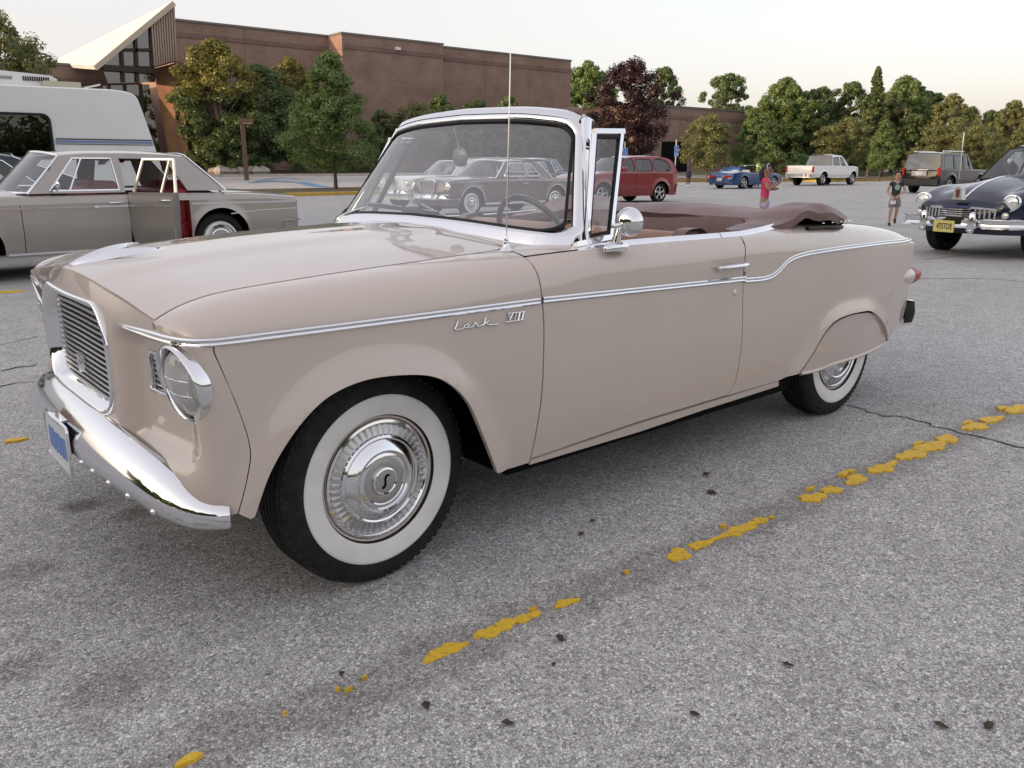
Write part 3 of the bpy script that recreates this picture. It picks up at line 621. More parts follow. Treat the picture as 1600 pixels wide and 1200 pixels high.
    for ax_ in (0., 2.756): MB().lathe([(.30, .45), (.43, .45), (.43, .872 if ax_ == 0 else .80)], 30, (ax_, 0, .36), 'y', .28, np.pi-.28).build('wheel_well', BLACK, lark, 50) if sg > 0 else MB().lathe([(.30, -.45), (.43, -.45), (.43, -.872 if ax_ == 0 else -.80)], 30, (ax_, 0, .36), 'y', .28, np.pi-.28).build('wheel_well', BLACK, lark, 50)
# script and numeral on the fender
def stroke(mbx, pts, r, k=.125, ox=680, oy=460, sm=3):
    P = np.array([(ox+a*k, oy+b*k) for a, b in pts]); P = crom(P, sm) if len(P) > 2 and sm > 1 else P
    Q = uspath(P); mbx.tube(np.stack([Q[:, 0], -lside0(Q[:, 0], Q[:, 1])-.004, Q[:, 1]], 1), r, 6)
m = MB()
for s_ in ([(278, 318), (258, 380), (238, 442), (285, 434), (330, 428), (348, 412), (368, 382), (395, 370), (414, 374), (402, 396), (380, 416), (356, 418)], [(414, 372), (402, 402), (410, 411), (440, 408), (468, 392), (492, 344)],
           [(492, 344), (505, 352), (500, 374), (520, 372), (512, 392), (530, 398), (562, 388), (590, 372)], [(622, 288), (608, 340), (594, 388)], [(655, 328), (625, 350), (606, 356), (640, 366), (668, 378), (720, 374), (772, 368)]): stroke(m, s_, .0028)
for s_ in ([(908, 238), (922, 322)], [(960, 232), (918, 322)], [(1004, 226), (978, 326)], [(1050, 222), (1026, 320)], [(1098, 216), (1072, 314)]): stroke(m, s_, .0034, sm=1)
for s_ in ([(896, 236), (1116, 212)], [(864, 347), (1088, 316)]): stroke(m, s_, .0026, sm=1)
fl = [o for o in lark.children if o.name.startswith('front_fender')][0]
m.build('name_script', CHROME, fl, 60)
# ---- windscreen
yb_, yt_ = .80, .612
wtx = spl([0, .3, .5, .58, .62], [.955, .968, .992, 1.012, 1.036]); wtz = spl([0, .3, .5, .58, .62], [1.462, 1.455, 1.438, 1.424, 1.408])
wbz = spl([0, .3, .6, .74, .80], [1.052, 1.046, 1.030, 1.020, 1.012])
def ws(P):
    u, v = P[:, 0], P[:, 1]; a = np.abs(u); a2 = np.sin(np.minimum(a, 1)*np.pi/2*.0+0)*0+a
    yb = yb_*a2; yt = yt_*a2; B = np.stack([wsb(yb), np.sign(u)*yb, wbz(yb)], 1); T = np.stack([wtx(yt), np.sign(u)*yt, wtz(yt)], 1)
    return B+(T-B)*v[:, None]
o_ = rrect(-1, 1, 0, 1, .11, 6); o_[:, 0] = np.sign(o_[:, 0])*(1-(1-np.abs(o_[:, 0]))*.75)
wf = MB(); rim(wf, rim_in(densify(o_, .03)), ws, [(.020, -.012), (.021, .004), (.012, .012), (-.006, .013), (-.018, .008), (-.024, .002), (-.025, -.014)], -1)
frame = wf.build('windscreen', CHROME, lark, 50)
ins = MB(); o2 = rrect(-.965, .965, .045, .945, .10, 6); rim(ins, rim_in(densify(o2, .03)), ws, [(.004, -.010), (.004, .008), (-.006, .009), (-.007, -.008)], -1); ins.build('seal', SEAL, frame, 40)
MB().panel(rrect(-.97, .97, .04, .955, .10, 6), ws, (), .06, 0, -1).build('pane', SCREEN, frame, 180)
base = MB(); u_ = np.linspace(-1.0, 1.0, 41); Pb = ws(np.stack([u_, 0*u_-.02], 1)); base.grid(np.stack([Pb+[-.012, 0, .02], Pb+[-.03, 0, -.008], Pb+[-.04, 0, -.03]], 1)); base.build('base_moulding', CHROME, frame, 50)
for sg in (-1, 1):
    pl_ = MB(); A = np.array((.862, sg*.800, .985)); B = np.array((1.045, sg*.632, 1.432)); pl_.sweep(np.linspace(A, B, 6), (-.15, sg, .3), [(-.016, -.02), (-.014, .006), (-.004, .011), (.010, .011), (.018, .004), (.020, -.02)]); pl_.build('screen_pillar', CHROME, frame, 40)
hd_ = MB(); P = ws(np.stack([np.linspace(-1, 1, 31), np.ones(31)], 1)); hd_.grid(np.stack([P+[-.014, 0, .008], P+[.0, 0, .026], P+[.03, 0, .034], P+[.07, 0, .020], P+[.08, 0, -.012]], 1)); hd_.build('header', CHROME, frame, 50)
# ---- wipers
def wiper(piv, mid, tip0, tip1):
    def at(px, py, z): return hit(px, py, 2, z)
    a, b, t0, t1 = [np.array(q) for q in (piv, mid, tip0, tip1)]
    w = MB(); w.lathe([(.017, -.02), (.017, 0), (.012, .012), (.0005, .015)], 16, a, 'z'); w.tube(crom([a+[0, 0, .008], a+(b-a)*.25+[-.004, 0, .012], b], 4), np.linspace(.008, .004, 9), 8)
    o = w.build('wiper', CHROME, lark, 50); bl = MB(); d = np.linspace(t0, t1, 8); bl.sweep(d+[-.006, 0, .004], (-.6, 0, .8), [(-.007, -.006), (-.004, .006), (.004, .006), (.007, -.006)]); bl.build('blade', SEAL, o, 40)
    m_ = MB(); m_.sweep(d+[-.010, 0, .012], (-.6, 0, .8), [(-.004, 0), (0, .005), (.004, 0)]); m_.build('blade_holder', CHROME, o)
wiper((.688, -.36, 1.030), (.742, .02, 1.112), (.722, .12, 1.082), (.714, -.15, 1.080)); wiper((.695, .62, 1.022), (.742, .40, 1.095), (.742, .42, 1.092), (.722, .12, 1.088))
# ---- aerial
an = MB(); ab = np.array((.568, -.735, .985)); an.lathe([(.022, 0), (.024, .006), (.016, .016), (.011, .022), (.011, .034), (.007, .038), (.007, .05), (.003, .056)], 18, ab, 'z')
an.tube([ab+[0, 0, .04], ab+[.012, -.002, .45], ab+[.022, -.004, .86]], [.0022, .0018, .0014], 6); an.build('antenna', CHROME, lark, 40)
# ---- bumpers
def bumper(path, prof, name, zt=None):
    P = resamp(crom(path, 8), .02); T = np.gradient(P, axis=0); N = np.cross(T, [0, 0, 1.]); N /= np.linalg.norm(N, axis=1)[:, None]
    if N[len(N)//2][0]*(1 if P[:, 0].mean() > 1 else -1) < 0: N = -N
    return MB().sweep(P, N, prof).build(name, CHROME, lark, 40), P, N
half = [(-.682, 0), (-.679, .2), (-.668, .4), (-.646, .58), (-.612, .72), (-.564, .81), (-.508, .862), (-.490, .868)]
_bz = spl([0, .45, .62, .74, .82, .88], [.437, .435, .424, .405, .392, .388])
bp = [(a, -b, float(_bz(b))) for a, b in half[::-1]]+[(a, b, float(_bz(b))) for a, b in half[1:]]
_bp = resamp(crom(bp, 8), .02); _T = spl([0, .2, .4, .62, .76, .83, .88], [.116, .113, .102, .082, .066, .052, .034])(np.abs(_bp[:, 1]))
_b0 = spl([0, .6, .8, .9], [1, 1, .95, .8])(np.abs(_bp[:, 1]))
bprof = np.stack([np.stack([t*np.array([1., .98, .88, .66, .36, .1, 0, 0, 0, 0])+b*np.array([0, 0, 0, 0, 0, 0, -.022, -.046, -.062, -.066]), np.array([-.056, -.044, -.027, -.006, .012, .020, .020, .008, -.016, -.045])], 1) for t, b in zip(_T, _b0)]); bprof[:, :, 0] *= -1; bprof = bprof[:, ::-1]
fb, BPth, BN = bumper(bp, bprof, 'front_bumper')
for k in np.linspace(.12, .44, 6):
    bo = MB(); i = int(k*(len(BPth)-1)); bo.lathe([(.010, 0), (.009, .006), (.005, .010), (.0005, .011)], 10, (0, 0, 0), 'x'); bo.v[-1] = bo.v[-1]*[-1, 1, 1]+BPth[i]+BN[i]*.013+[0, 0, -.034]; bo.build('bumper_bolt', CHROME, fb, 50)
rb = [(3.60, -.765, .44), (3.66, -.70, .44), (3.70, -.4, .44), (3.73, 0, .44), (3.72, .4, .44), (3.66, .70, .44), (3.60, .765, .44)]
bumper(rb, [(-.075, -.05), (-.07, .005), (-.03, .02), (.03, .02), (.07, .005), (.075, -.05)], 'rear_bumper')
MB().sweep(resamp(crom([(3.52, -.765, .45), (3.58, -.785, .45), (3.61, -.77, .45)], 6), .02), (.3, -1, 0), [(-.06, 0), (0, .01), (.06, 0)]).build('bumper_end', SEAL, lark)
# number plate
PLX = np.array((-.706, -.03, .415)); pl = MB(); pl.prism(rrect(-.142, .142, -.072, .072, .012, 3)+[PLX[1], PLX[2]], PLX[0]-.003, PLX[0]+.003, 'x')
plate = pl.build('license_plate', pm('plate_white', (.62, .64, .66), .35), fb, 30)
fr = MB(); O = rrect(-.147, .147, -.077, .077, .014, 3)+[PLX[1], PLX[2]]; fr.sweep(np.array([(PLX[0]-.003, a, b) for a, b in O]), (-1, 0, 0), [(-.005, -.004), (-.004, .004), (.004, .004), (.005, -.004)], True); fr.build('plate_frame', CHROME, plate, 40)
MB().box((-.69, -.03, .492), (.05, .12, .008)).box((-.700, -.03, .45), (.012, .10, .06)).build('plate_bracket', CHROME, plate)
def text3d(s_, size, loc, rot, mat, name, parent, ext=.0015, width=None, bold=0):
    cu = bpy.data.curves.new(name, 'FONT'); cu.body = s_; cu.size = size; cu.align_x = 'CENTER'; cu.align_y = 'CENTER'; cu.extrude = ext; cu.offset = bold; cu.resolution_u = 3
    o = bpy.data.objects.new(name, cu); COL.objects.link(o); dg = bpy.context.evaluated_depsgraph_get(); me = bpy.data.meshes.new_from_object(o.evaluated_get(dg)); COL.objects.unlink(o); bpy.data.objects.remove(o)
    V = np.array([v.co[:] for v in me.vertices]);
    if width and len(V):
        k = width/(V[:, 0].max()-V[:, 0].min())
        for v in me.vertices: v.co.x *= k
    me.materials.clear(); me.materials.append(mat); o = bpy.data.objects.new(name, me); COL.objects.link(o); o.parent = parent; o.location = loc; o.rotation_euler = rot; return o
PLBLUE = pm('plate_blue', (.10, .22, .55), .4)
pk = random.Random(4)      # the blue characters on the plate are too blurred to read: only their smudged shapes
for k in range(6):
    yk = PLX[1]+.095-.038*k; o2 = rrect(-.014, .014, -.036, .036, .006, 2); o2 = o2*(1+.18*np.array([[pk.uniform(-1, 1), pk.uniform(-1, 1)*.4] for _ in o2])); MB().prism(o2+[yk, PLX[2]-.004+pk.uniform(-.003, .003)], PLX[0]-.0045, PLX[0]-.0028, 'x').build('plate_mark', PLBLUE, plate, 30)
# ---- boot lid, rear panel, underside
tz = lambda x, y: lZi(x)+.02*(1-(np.abs(y)/.70)**2)
MB().panel(rrect(2.74, 3.50, -.694, .694, .06), lambda P: np.stack([P[:, 0], P[:, 1], tz(P[:, 0], P[:, 1])], 1), (), .06, .012, 1).build('boot_lid', BEIGE, lark, 50)
MB().grid([[(3.535-.02*(z > .8), y, z) for z in (.36, .6, .82, .88)] for y in np.linspace(-.68, .68, 10)]).build('rear_panel', BEIGE, lark)
un = MB(); un.box((1.5, 0, .26), (3.4, 1.1, .06)); un.box((1.38, 0, .25), (1.75, 1.62, .05)); un.box((-.0, 0, .60), (.96, .86, .44)); un.box((2.9, 0, .55), (.9, .86, .5)); un.box((.60, 0, .62), (.05, 1.6, .66))
un.box((3.2, 0, .36), (.5, 1.3, .1)); un.build('underbody', BLACK, lark)
MB().tube([(0, -.62, .32), (0, .62, .32)], .03).tube([(2.756, -.62, .33), (2.756, .62, .33)], .05).build('axles', BLACK, lark)
# ---- cabin
def cushion(mbx, x0, x1, y0, y1, z0, z1, r=.05, lean=0., n=6):
    pf = rrect(x0, x1, z0, z1, r, n); G = []
    for y, k in ((y0, .0), (y0, .8), (y0+.02, .95), (y0+.06, 1), ((y0+y1)/2, 1.), (y1-.06, 1), (y1-.02, .95), (y1, .8), (y1, 0)):
        c = pf.mean(0); G.append([(c[0]+(p[0]-c[0])*k+lean*(p[1]-z0), y, c[1]+(p[1]-c[1])*k) for p in pf])
    mbx.grid(G, False, True); return mbx
st = MB(); cushion(st, 1.05, 1.50, -.74, .74, .36, .58); fs = st.build('front_seat', TAN, lark, 60)
st = MB(); cushion(st, 1.42, 1.56, -.74, .02, .5, 1.0, .06, .12); cushion(st, 1.42, 1.56, .03, .74, .5, 1.0, .06, .12); st.build('backrest', TAN, fs, 60)
for ya, yb in ((-.76, -.70), (-.02, .045), (.70, .76)):
    st = MB(); cushion(st, 1.40, 1.585, ya, yb, .48, 1.018, .07, .12); st.build('side_bolster', VINYL, fs, 60)
st = MB(); cushion(st, 1.95, 2.40, -.72, .72, .36, .62); rs = st.build('rear_seat', TAN, lark, 60)
st = MB()
for k in range(9): cushion(st, 2.30, 2.46, -.72+k*.16, -.72+(k+1)*.16, .5, 1.0, .06, .06)
st.build('backrest', TAN, rs, 60)
ds = MB(); yd = np.linspace(-.78, .78, 25); ds.grid([[(float(wsb(abs(y)))+a, y, b) for a, b in ((.015, 1.018), (.10, 1.012), (.20, 1.0), (.23, .97), (.22, .80), (.20, .7))] for y in yd]); ds.build('dashboard', noisy(pm('dash_grey', (.22, .17, .14), .5), 4, (.2, .155, .13), (.25, .19, .155)), lark, 40)
sw = MB(); sc = np.array((1.03, -.375, .965)); tl_ = math.radians(28); ring = [sc+.205*np.array([math.sin(tl_)*-math.sin(t)*-1*.0+math.sin(tl_)*math.sin(t)*-1, math.cos(t), math.cos(tl_)*math.sin(t)]) for t in np.linspace(0, 2*np.pi, 48, endpoint=False)]
sw.tube(ring, .0125, 10, True); stw = sw.build('steering_wheel', pm('black_bakelite', (.03, .028, .027), .25, coat=.5), lark, 60)
sp_ = MB(); [sp_.tube([sc, ring[i]], .007, 6) for i in (2, 22, 36)]; sp_.tube([sc+[-.02, 0, .0], sc+[-.30, 0, -.16]], .02, 10); sp_.lathe([(.04, .02), (.03, .035), (.0005, .04)], 16, sc, 'x'); sp_.build('spokes', CHROME, stw, 50)
for y0, y1 in ((-.60, -.045), (.045, .60)):
    vz = MB(); O = rrect(y0, y1, 0, .15, .03); b0 = np.array((1.045, 0, 1.414)); dr = np.array((.05, 0, .30)); dr /= np.linalg.norm(dr)
    for off in (-.006, .006): pass
    ctr = O.mean(0); G = [[b0+dr*p[1]*.42+[0, p[0], 0]+np.array([.3*q, 0, -.02*q]) for p in (ctr+(O-ctr)*k)] for q, k in ((-.02, .02), (-.02, .95), (0, 1), (.02, .95), (.02, .02))]
    vz.grid(G, False, True); vz.build('sun_visor', VINYL, lark, 50)
mi = MB(); mc = np.array((.945, .02, 1.300)); mi.lathe([(.0005, -.012), (.025, -.010), (.038, -.002), (.040, .006), (.0005, .008)], 24, mc, 'x'); mi.v[-1] = (mi.v[-1]-mc)*[1, 1.25, 1]+mc; mi.tube([mc+[0, 0, .02], mc+[-.012, .02, .12]], .004, 8); mi.build('rear_view_mirror', pm('mirror_back', (.45, .43, .38), .3, .3), lark, 50)
# ---- folded top under its vinyl boot
def boot(P):
    x, y = P[:, 0], P[:, 1]; a = np.abs(y)
    core = 1.004+.054*sst(2.05, 2.3, x)*(1-sst(2.48, 2.78, x)) + .012*np.cos(a*4)
    arm = sst(.50, .70, a)*(.022*sst(1.80, 2.1, x)+.028*np.exp(-((x-2.42)/.16)**2))
    wr = .0025*np.sin(x*34+y*7)*sst(.3, .8, a)+.002*np.sin(y*23+x*9)
    z = core+arm+wr-.045*sst(.80, .845, a)*sst(2.2, 2.4, x)-.02*sst(2.66, 2.78, x)
    return np.stack([x, y, z], 1)
bo_o = np.array([(1.84, -.73), (1.90, -.665), (2.10, -.62), (2.16, -.5), (2.14, 0), (2.16, .5), (2.10, .62), (1.90, .665), (1.84, .73), (1.95, .80), (2.15, .83), (2.5, .845), (2.68, .80), (2.78, .6), (2.80, 0), (2.78, -.6), (2.68, -.80), (2.5, -.845), (2.15, -.83), (1.95, -.80)])[::-1]
tb = MB().panel(crom(bo_o, 4, True), boot, (), .03, .035, 1 if area(bo_o) > 0 else 1); btop = tb.build('top_boot', VINYL, lark, 60)
fr_ = MB(); fr_.grid([[(2.16, y, 1.03), (2.13, y, .97), (2.12, y, .85)] for y in np.linspace(-.6, .6, 8)]); fr_.build('boot_front', VINYL, btop)
sn = MB()
for x in np.linspace(2.40, 2.64, 4):
    for sg in (-1, 1): sn.lathe([(.009, 0), (.007, .004), (.0005, .006)], 10, (x, sg*.838, 1.006), 'z')
sn.build('snaps', CHROME, btop, 40)
ed_ = MB()
for sg in (-1, 1): ed_.sweep([(x, sg*(.843-.03*sst(2.5, 2.64, x)), .990-.012*sst(2.4, 2.64, x)) for x in np.linspace(2.26, 2.62, 8)], (0, sg, .2), [(-.008, -.01), (-.006, .008), (.006, .008), (.008, -.01)])
ed_.build('boot_edge', SEAL, btop, 40)
# ---- wheels
def lark_wheel(x, y, sg, steer=0.):
    e = MB(); o1 = [(.196, -.035), (.2045, -.060), (.202, -.072), (.192, -.070), (.186, -.050), (.10, -.04)]
    e.lathe(o1, 64); w = e.build('wheel', BEIGE, lark, 40, (x, y, .338))
    ty = [(.196, .075), (.225, .084), (.270, .088), (.305, .084), (.326, .072), (.336, .058)]
    gr = []
    for g in (.045, .022, 0, -.022, -.045): gr += [(.338, g+.006), (.331, g+.0045), (.331, g-.0045), (.338, g-.006)]
    tyre = MB(); tyre.lathe(ty+gr+[(.336, -.058), (.326, -.072), (.305, -.084), (.270, -.0885), (.225, -.086), (.205, -.080), (.198, -.070)], 96); 
    tyre.build('tyre', RUBBER, w, 30)
    # shoulder lugs
    lg = MB(); 
    for k in range(72):
        t = 2*math.pi*k/72
        for s2 in (-1, 1):
            lg.box((.3275*math.cos(t), s2*.066, .3275*math.sin(t)), (.008, .014, .016), 0, 0, -t)
    tag(lg.build('tread_lugs', RUBBER, w, 30), kind='stuff')
    MB().lathe([(.204, -.0815), (.210, -.0838), (.236, -.0885), (.258, -.0903), (.2665, -.0900), (.268, -.0880)], 96).build('whitewall', WHITEWALL, w, 60)
    hc = MB(); hc.lathe([(.186, -.062), (.190, -.070), (.187, -.077), (.179, -.079), (.173, -.074), (.171, -.068)], 72); hc.lathe([(.142, -.076), (.140, -.084), (.133, -.088), (.128, -.086), (.108, -.100), (.098, -.104), (.090, -.102), (.088, -.096)], 72)
    hc.lathe([(.088, -.097), (.080, -.100), (.074, -.101), (.070, -.098)], 64); hc.lathe([(.046, -.098), (.044, -.106), (.039, -.108), (.036, -.104)], 48); h = hc.build('hubcap', CHROME, w, 35)
    m = MB(); m.lathe([(.172, -.067), (.158, -.071), (.142, -.077)], 72); m.lathe([(.071, -.0985), (.058, -.1015), (.046, -.100)], 48); m.lathe([(.037, -.1045), (.02, -.106), (.0005, -.106)], 32); m.build('hubcap_disc', ALU, h, 50)
    rb_ = MB()
    for k in range(48):
        t = 2*math.pi*k/48; rb_.box((.1565*math.cos(t), -.0735, .1565*math.sin(t)), (.029, .008, .0042), 0, 0, -t)
    rb_.build('hubcap_ribs', CHROME, h, 30)
    S = MB(); S.tube([(p[0], -.1075, p[1]) for p in crom([(.016, .018), (.006, .019), (-.001, .010), (-.001, -.002), (-.004, -.014), (-.014, -.019)], 4)], np.array([.001]+[.003]*19+[.001]), 6); S.build('emblem', BLACK, h, 60)
    w.rotation_euler = (0, 0, (0 if sg < 0 else math.pi)+steer); return w
lark_wheel(0, -.728, -1, .05); lark_wheel(0, .728, 1, .05); lark_wheel(2.756, -.718, -1); lark_wheel(2.756, .718, 1)
# ================================================================== the other cars
def clipx(P, a, keep_gt):
    out = []; n = len(P)
    for i in range(n):
        p, q = P[i], P[(i+1) % n]; ip = (p[0] >= a) == keep_gt; iq = (q[0] >= a) == keep_gt
        if ip: out.append(p)
        if ip != iq: t = (a-p[0])/(q[0]-p[0]); out.append(p+(q-p)*t)
    return np.array(out)
def gwheel(par, x, y, r, sg, w=.2, style='steel', tyrew=.28, ww=None):
    o = MB(); ri = r-tyrew*r if tyrew < 1 else r*.65
    rim_prof = {'steel': [(ri, -.35*w), (ri*.93, -.42*w), (ri*.88, -.34*w), (ri*.70, -.36*w), (ri*.62, -.46*w), (ri*.3, -.52*w), (.001, -.54*w)],
                'alloy': [(ri, -.40*w), (ri*.95, -.44*w), (ri*.90, -.38*w), (ri*.88, -.1*w)]}[style]
    o.lathe(rim_prof, 40); wh = o.build('wheel', pm('wheel_steel', (.30, .30, .30), .35, .8) if style == 'steel' else CHROME, par, 35, (x, y, r))
    t = MB(); t.lathe([(ri, .40*w), (ri*1.12, .49*w), ((ri+r)/2*1.02, .5*w), (r*.96, .44*w), (r, .36*w), (r, .06*w), (r*.985, .03*w), (r*.985, -.03*w), (r, -.06*w), (r, -.36*w), (r*.96, -.44*w), ((ri+r)/2*1.02, -.5*w), (ri*1.12, -.49*w), (ri*.99, -.38*w)], 48); t.build('tyre', RUBBER, wh, 40)
    if ww: MB().lathe([(r*ww[0], -.505*w), ((ww[0]+ww[1])/2*r, -.512*w), (r*ww[1], -.505*w)], 48).build('whitewall', WHITEWALL, wh)
    if style == 'alloy':
        MB().lathe([(ri*.88, -.05*w), (.001, -.05*w)], 30).build('brake_disc', BLACK, wh)
        s = MB()
        for k in range(5):
            a = 2*math.pi*k/5+.3
            for d in (-.16, .16): s.box((ri*.47*math.cos(a+d*.6), -.34*w, ri*.47*math.sin(a+d*.6)), (ri*.9, .10*w, ri*.17), 0, 0, -(a+d*.25))
        s.lathe([(ri*.26, -.30*w), (ri*.24, -.42*w), (.001, -.43*w)], 20); s.build('spokes', ALU, wh, 30)
    else: MB().lathe([(ri*.86, -.40*w), (ri*.84, -.45*w), (ri*.80, -.46*w), (ri*.78, -.43*w), (ri*.60, -.44*w), (ri*.57, -.50*w), (ri*.52, -.51*w), (ri*.49, -.46*w), (ri*.34, -.48*w), (ri*.31, -.55*w), (ri*.18, -.57*w), (.001, -.575*w)], 40).build('hubcap', CHROME, wh, 30)
    if sg > 0: wh.rotation_euler = (0, 0, math.pi)
    return wh
def round_lamp(par, c, r, d=(-1, 0, 0), bez=CHROME, lens=LAMPGLASS, name='headlight'):
    d = np.array(d, float); d /= np.linalg.norm(d); u = np.cross(d, [0, 0, 1.]); u /= np.linalg.norm(u); w = np.cross(u, d); a = np.linspace(0, 2*np.pi, 28, endpoint=False)
    def ring(prof): return [[np.array(c)+d*h+k*(math.cos(t)*u+math.sin(t)*w) for t in a] for k, h in prof]
    h = MB().grid(ring([(r*1.12, -r*.5), (r*1.2, 0), (r*1.15, r*.22), (r*1.0, r*.24), (r*.97, r*.05)]), False, True).build(name, bez, par, 50)
    MB().grid(ring([(r, r*.08), (r*.8, r*.2), (r*.5, r*.3), (.001, r*.34)]), False, True).build('lens', lens, h, 60); return h
def bar(par, name, P, prof, mat, N=None, closed=False):
    P = np.array(P, float); T = np.gradient(P, axis=0)
    if N is None: N = np.cross(T, [0, 0, 1.])
    return MB().sweep(P, N, prof, closed).build(name, mat, par, 40)
class Car:
    def __init__(s, name, label, cat, loc, rz, group=None):
        s.root = tag(empty(name, (loc[0], loc[1], 0), rz), label, cat, group)
    def body(s, xf, xr, W, zb, zs, zc, arches, seams, mat, tuck=.05, shr=.16, pexp=2.4, deckfn=None, nose=(.0, .0), bow=(.08, .05), flare_=.012, names=None, skip=(), cockpit=None, res=.05, nshape=2.6, hoodx=None):
        s.xf, s.xr = xf, xr; s.W = spl(*W); s.zs = spl(*zs); s.zc = spl(*zc); s.mat = mat; zm = (zb+.75)/2
        tk = spl([zb-.1, zb, zb+.12, .58, .75, 2.2], [tuck*1.5, tuck, tuck*.5, 0, .004, .06]); s.ar = arches
        def side(x, z):
            y = s.W(x)-tk(z); x = np.asarray(x, float); z = np.asarray(z, float)
            for (ax, az, r) in arches:
                d = np.abs(np.hypot(x-ax, z-az)-r); y = y+flare_*np.clip(1-d/.08, 0, 1)**2*(z > az-.2)
            return y
        s.side = side
        out = [(xf+nose[0], zb)]
        for ax, az, r in arches:
            t0 = math.asin(max(-1, (zb-az)/r)); out += [(ax-r*math.cos(t), az+r*math.sin(t)) for t in np.linspace(t0, math.pi-t0, 22)]
        out += [(xr-nose[1], zb), (xr, zb+.12)]; xs = np.linspace(xr, xf, 40); out += [(x, float(s.zs(x))) for x in xs]; out += [(xf, zb+.12)]
        P0 = np.array(out); cuts = [xf-1]+list(seams)+[xr+1]; nm = names or ['body_panel']*(len(seams)+1)
        for sg in (-1, 1):
            fn = lambda P, sg=sg: np.stack([P[:, 0], sg*side(P[:, 0], P[:, 1]), P[:, 1]], 1)
            for i in range(len(cuts)-1):
                if (i, sg) in skip: continue
                Q = clipx(clipx(P0, cuts[i]+.004, True), cuts[i+1]-.004, False)
                m = MB().panel(Q, fn, (), res, .015, 1 if sg < 0 else -1)
                m.build(nm[i], mat, s.root, 45)
        # upper deck from shoulder to shoulder
        def deck(x, u):     # u -1..1
            a = np.abs(u); w = side(x, s.zs(x)); y = w*np.where(a > .8, 1-(1-a)/.2*shr/w, a/.8*(1-shr/w)); t = np.clip((w-y)/shr, 0, 1)
            zs_ = s.zs(x); h = s.zc(x)-zs_; q = (1-(1-t)**nshape)**(1/nshape); v = np.clip(y/np.maximum(w-shr, .01), 0, 1)
            k = .62; z = zs_+h*(k*q+(1-k)*(1-v**pexp)*(t >= 1))
            if deckfn is not None: z = z+deckfn(x, y, w)
            return np.stack([x, np.sign(u)*y, z], -1)
        s.deck = deck; U = np.concatenate([np.linspace(-1, -.8, 7)[:-1], np.linspace(-.8, .8, 17), np.linspace(.8, 1, 7)[1:]])
        segs = [(xf, xr)] if cockpit is None else [(xf, cockpit[0]), (cockpit[1], xr)]
        for i, (a, b) in enumerate(segs):
            X, UU = np.meshgrid(np.linspace(a, b, max(6, int((b-a)/.07))), U, indexing='ij'); G = deck(X, UU)
            MB().grid(G).build('hood' if i == 0 else 'trunk_lid', mat, s.root, 50)
        if cockpit:
            for sg in (-1, 1):
                X, UU = np.meshgrid(np.linspace(cockpit[0], cockpit[1], 12), np.linspace(sg*.90, sg, 4), indexing='ij'); MB().grid(deck(X, UU)).build('belt_rail', mat, s.root, 50)
        # ends
        for e, x0, bw, sgn in (('front_panel', xf, bow[0], -1), ('rear_panel', xr, bow[1], 1)):
            rows = []
            top = deck(np.full(len(U), x0), U)
            for k in np.linspace(0, 1, 9):
                z = zb+(top[:, 2]-zb)*k; yy = np.sign(U)*np.minimum(np.abs(top[:, 1])+0, side(np.full(len(U), x0), z))
                yy = top[:, 1]*(side(np.full(len(U), x0), z)/side(x0, s.zs(x0))); ww = np.abs(yy).max()
                xx = x0+sgn*bw*(1-(np.abs(yy)/ww)**2.5)*np.sin(np.pi*np.clip(.12+.88*k, 0, 1))**.5*(1 if k < 1 else 0)+ (nose[0] if sgn < 0 else -nose[1])*max(0, (1-k*3))
                rows.append(np.stack([xx, yy, z], 1))
            MB().grid(rows).build(e, mat, s.root, 50)
        L = xr-xf; u = MB(); u.box(((xf+xr)/2, 0, zb+.07), (L*.93, 2*float(s.W(0))*.78, .10)); u.box(((xf+xr)/2, 0, zb+.25), (L*.9, 2*float(s.W(0))*.5, .4)); u.build('underbody', BLACK, s.root)
        for ax, az, r in arches:
            for sg in (-1, 1):
                w = float(s.W(ax))-.03; MB().lathe([(r*.6, sg*(w-.32)), (r*1.04, sg*(w-.32)), (r*1.04, sg*w)], 20, (ax, 0, az), 'y', .1, math.pi-.1).build('wheel_well', BLACK, s.root, 50)
        return s
    def wheels(s, xs, r, y, **kw):
        for x in xs:
            for sg in (-1, 1): gwheel(s.root, x, sg*y, r, sg, **kw)
        return s
    def cabin(s, base, top, yb, yt, windows, mat, glass=GLASS, roofmat=None, ws_bow=.10, rw_bow=.06, crown=.05, pillars=True, rim=None, roof=True, interior=(.08, .07, .07), seat=True, rear_glass=True, skip_side=(), cx=1.0, rear_panel=False):
        # base: (x, z) front and rear foot, top: (x, z) profile from screen top to backlight top
        A, C = np.array(base[0]), np.array(base[-1]); top = np.array(top, float); zmin = min(A[1], C[1]); zmax = top[:, 1].max()
        def cs(x, z): t = np.clip((z-zmin)/(zmax-zmin), 0, 1.1); return yb+(yt-yb)*t**1.15
        s.cs = cs; ol = np.vstack([[A], np.array(base[1:-1]).reshape(-1, 2), [C], top[::-1]])
        ro = s.root; rm = roofmat or mat
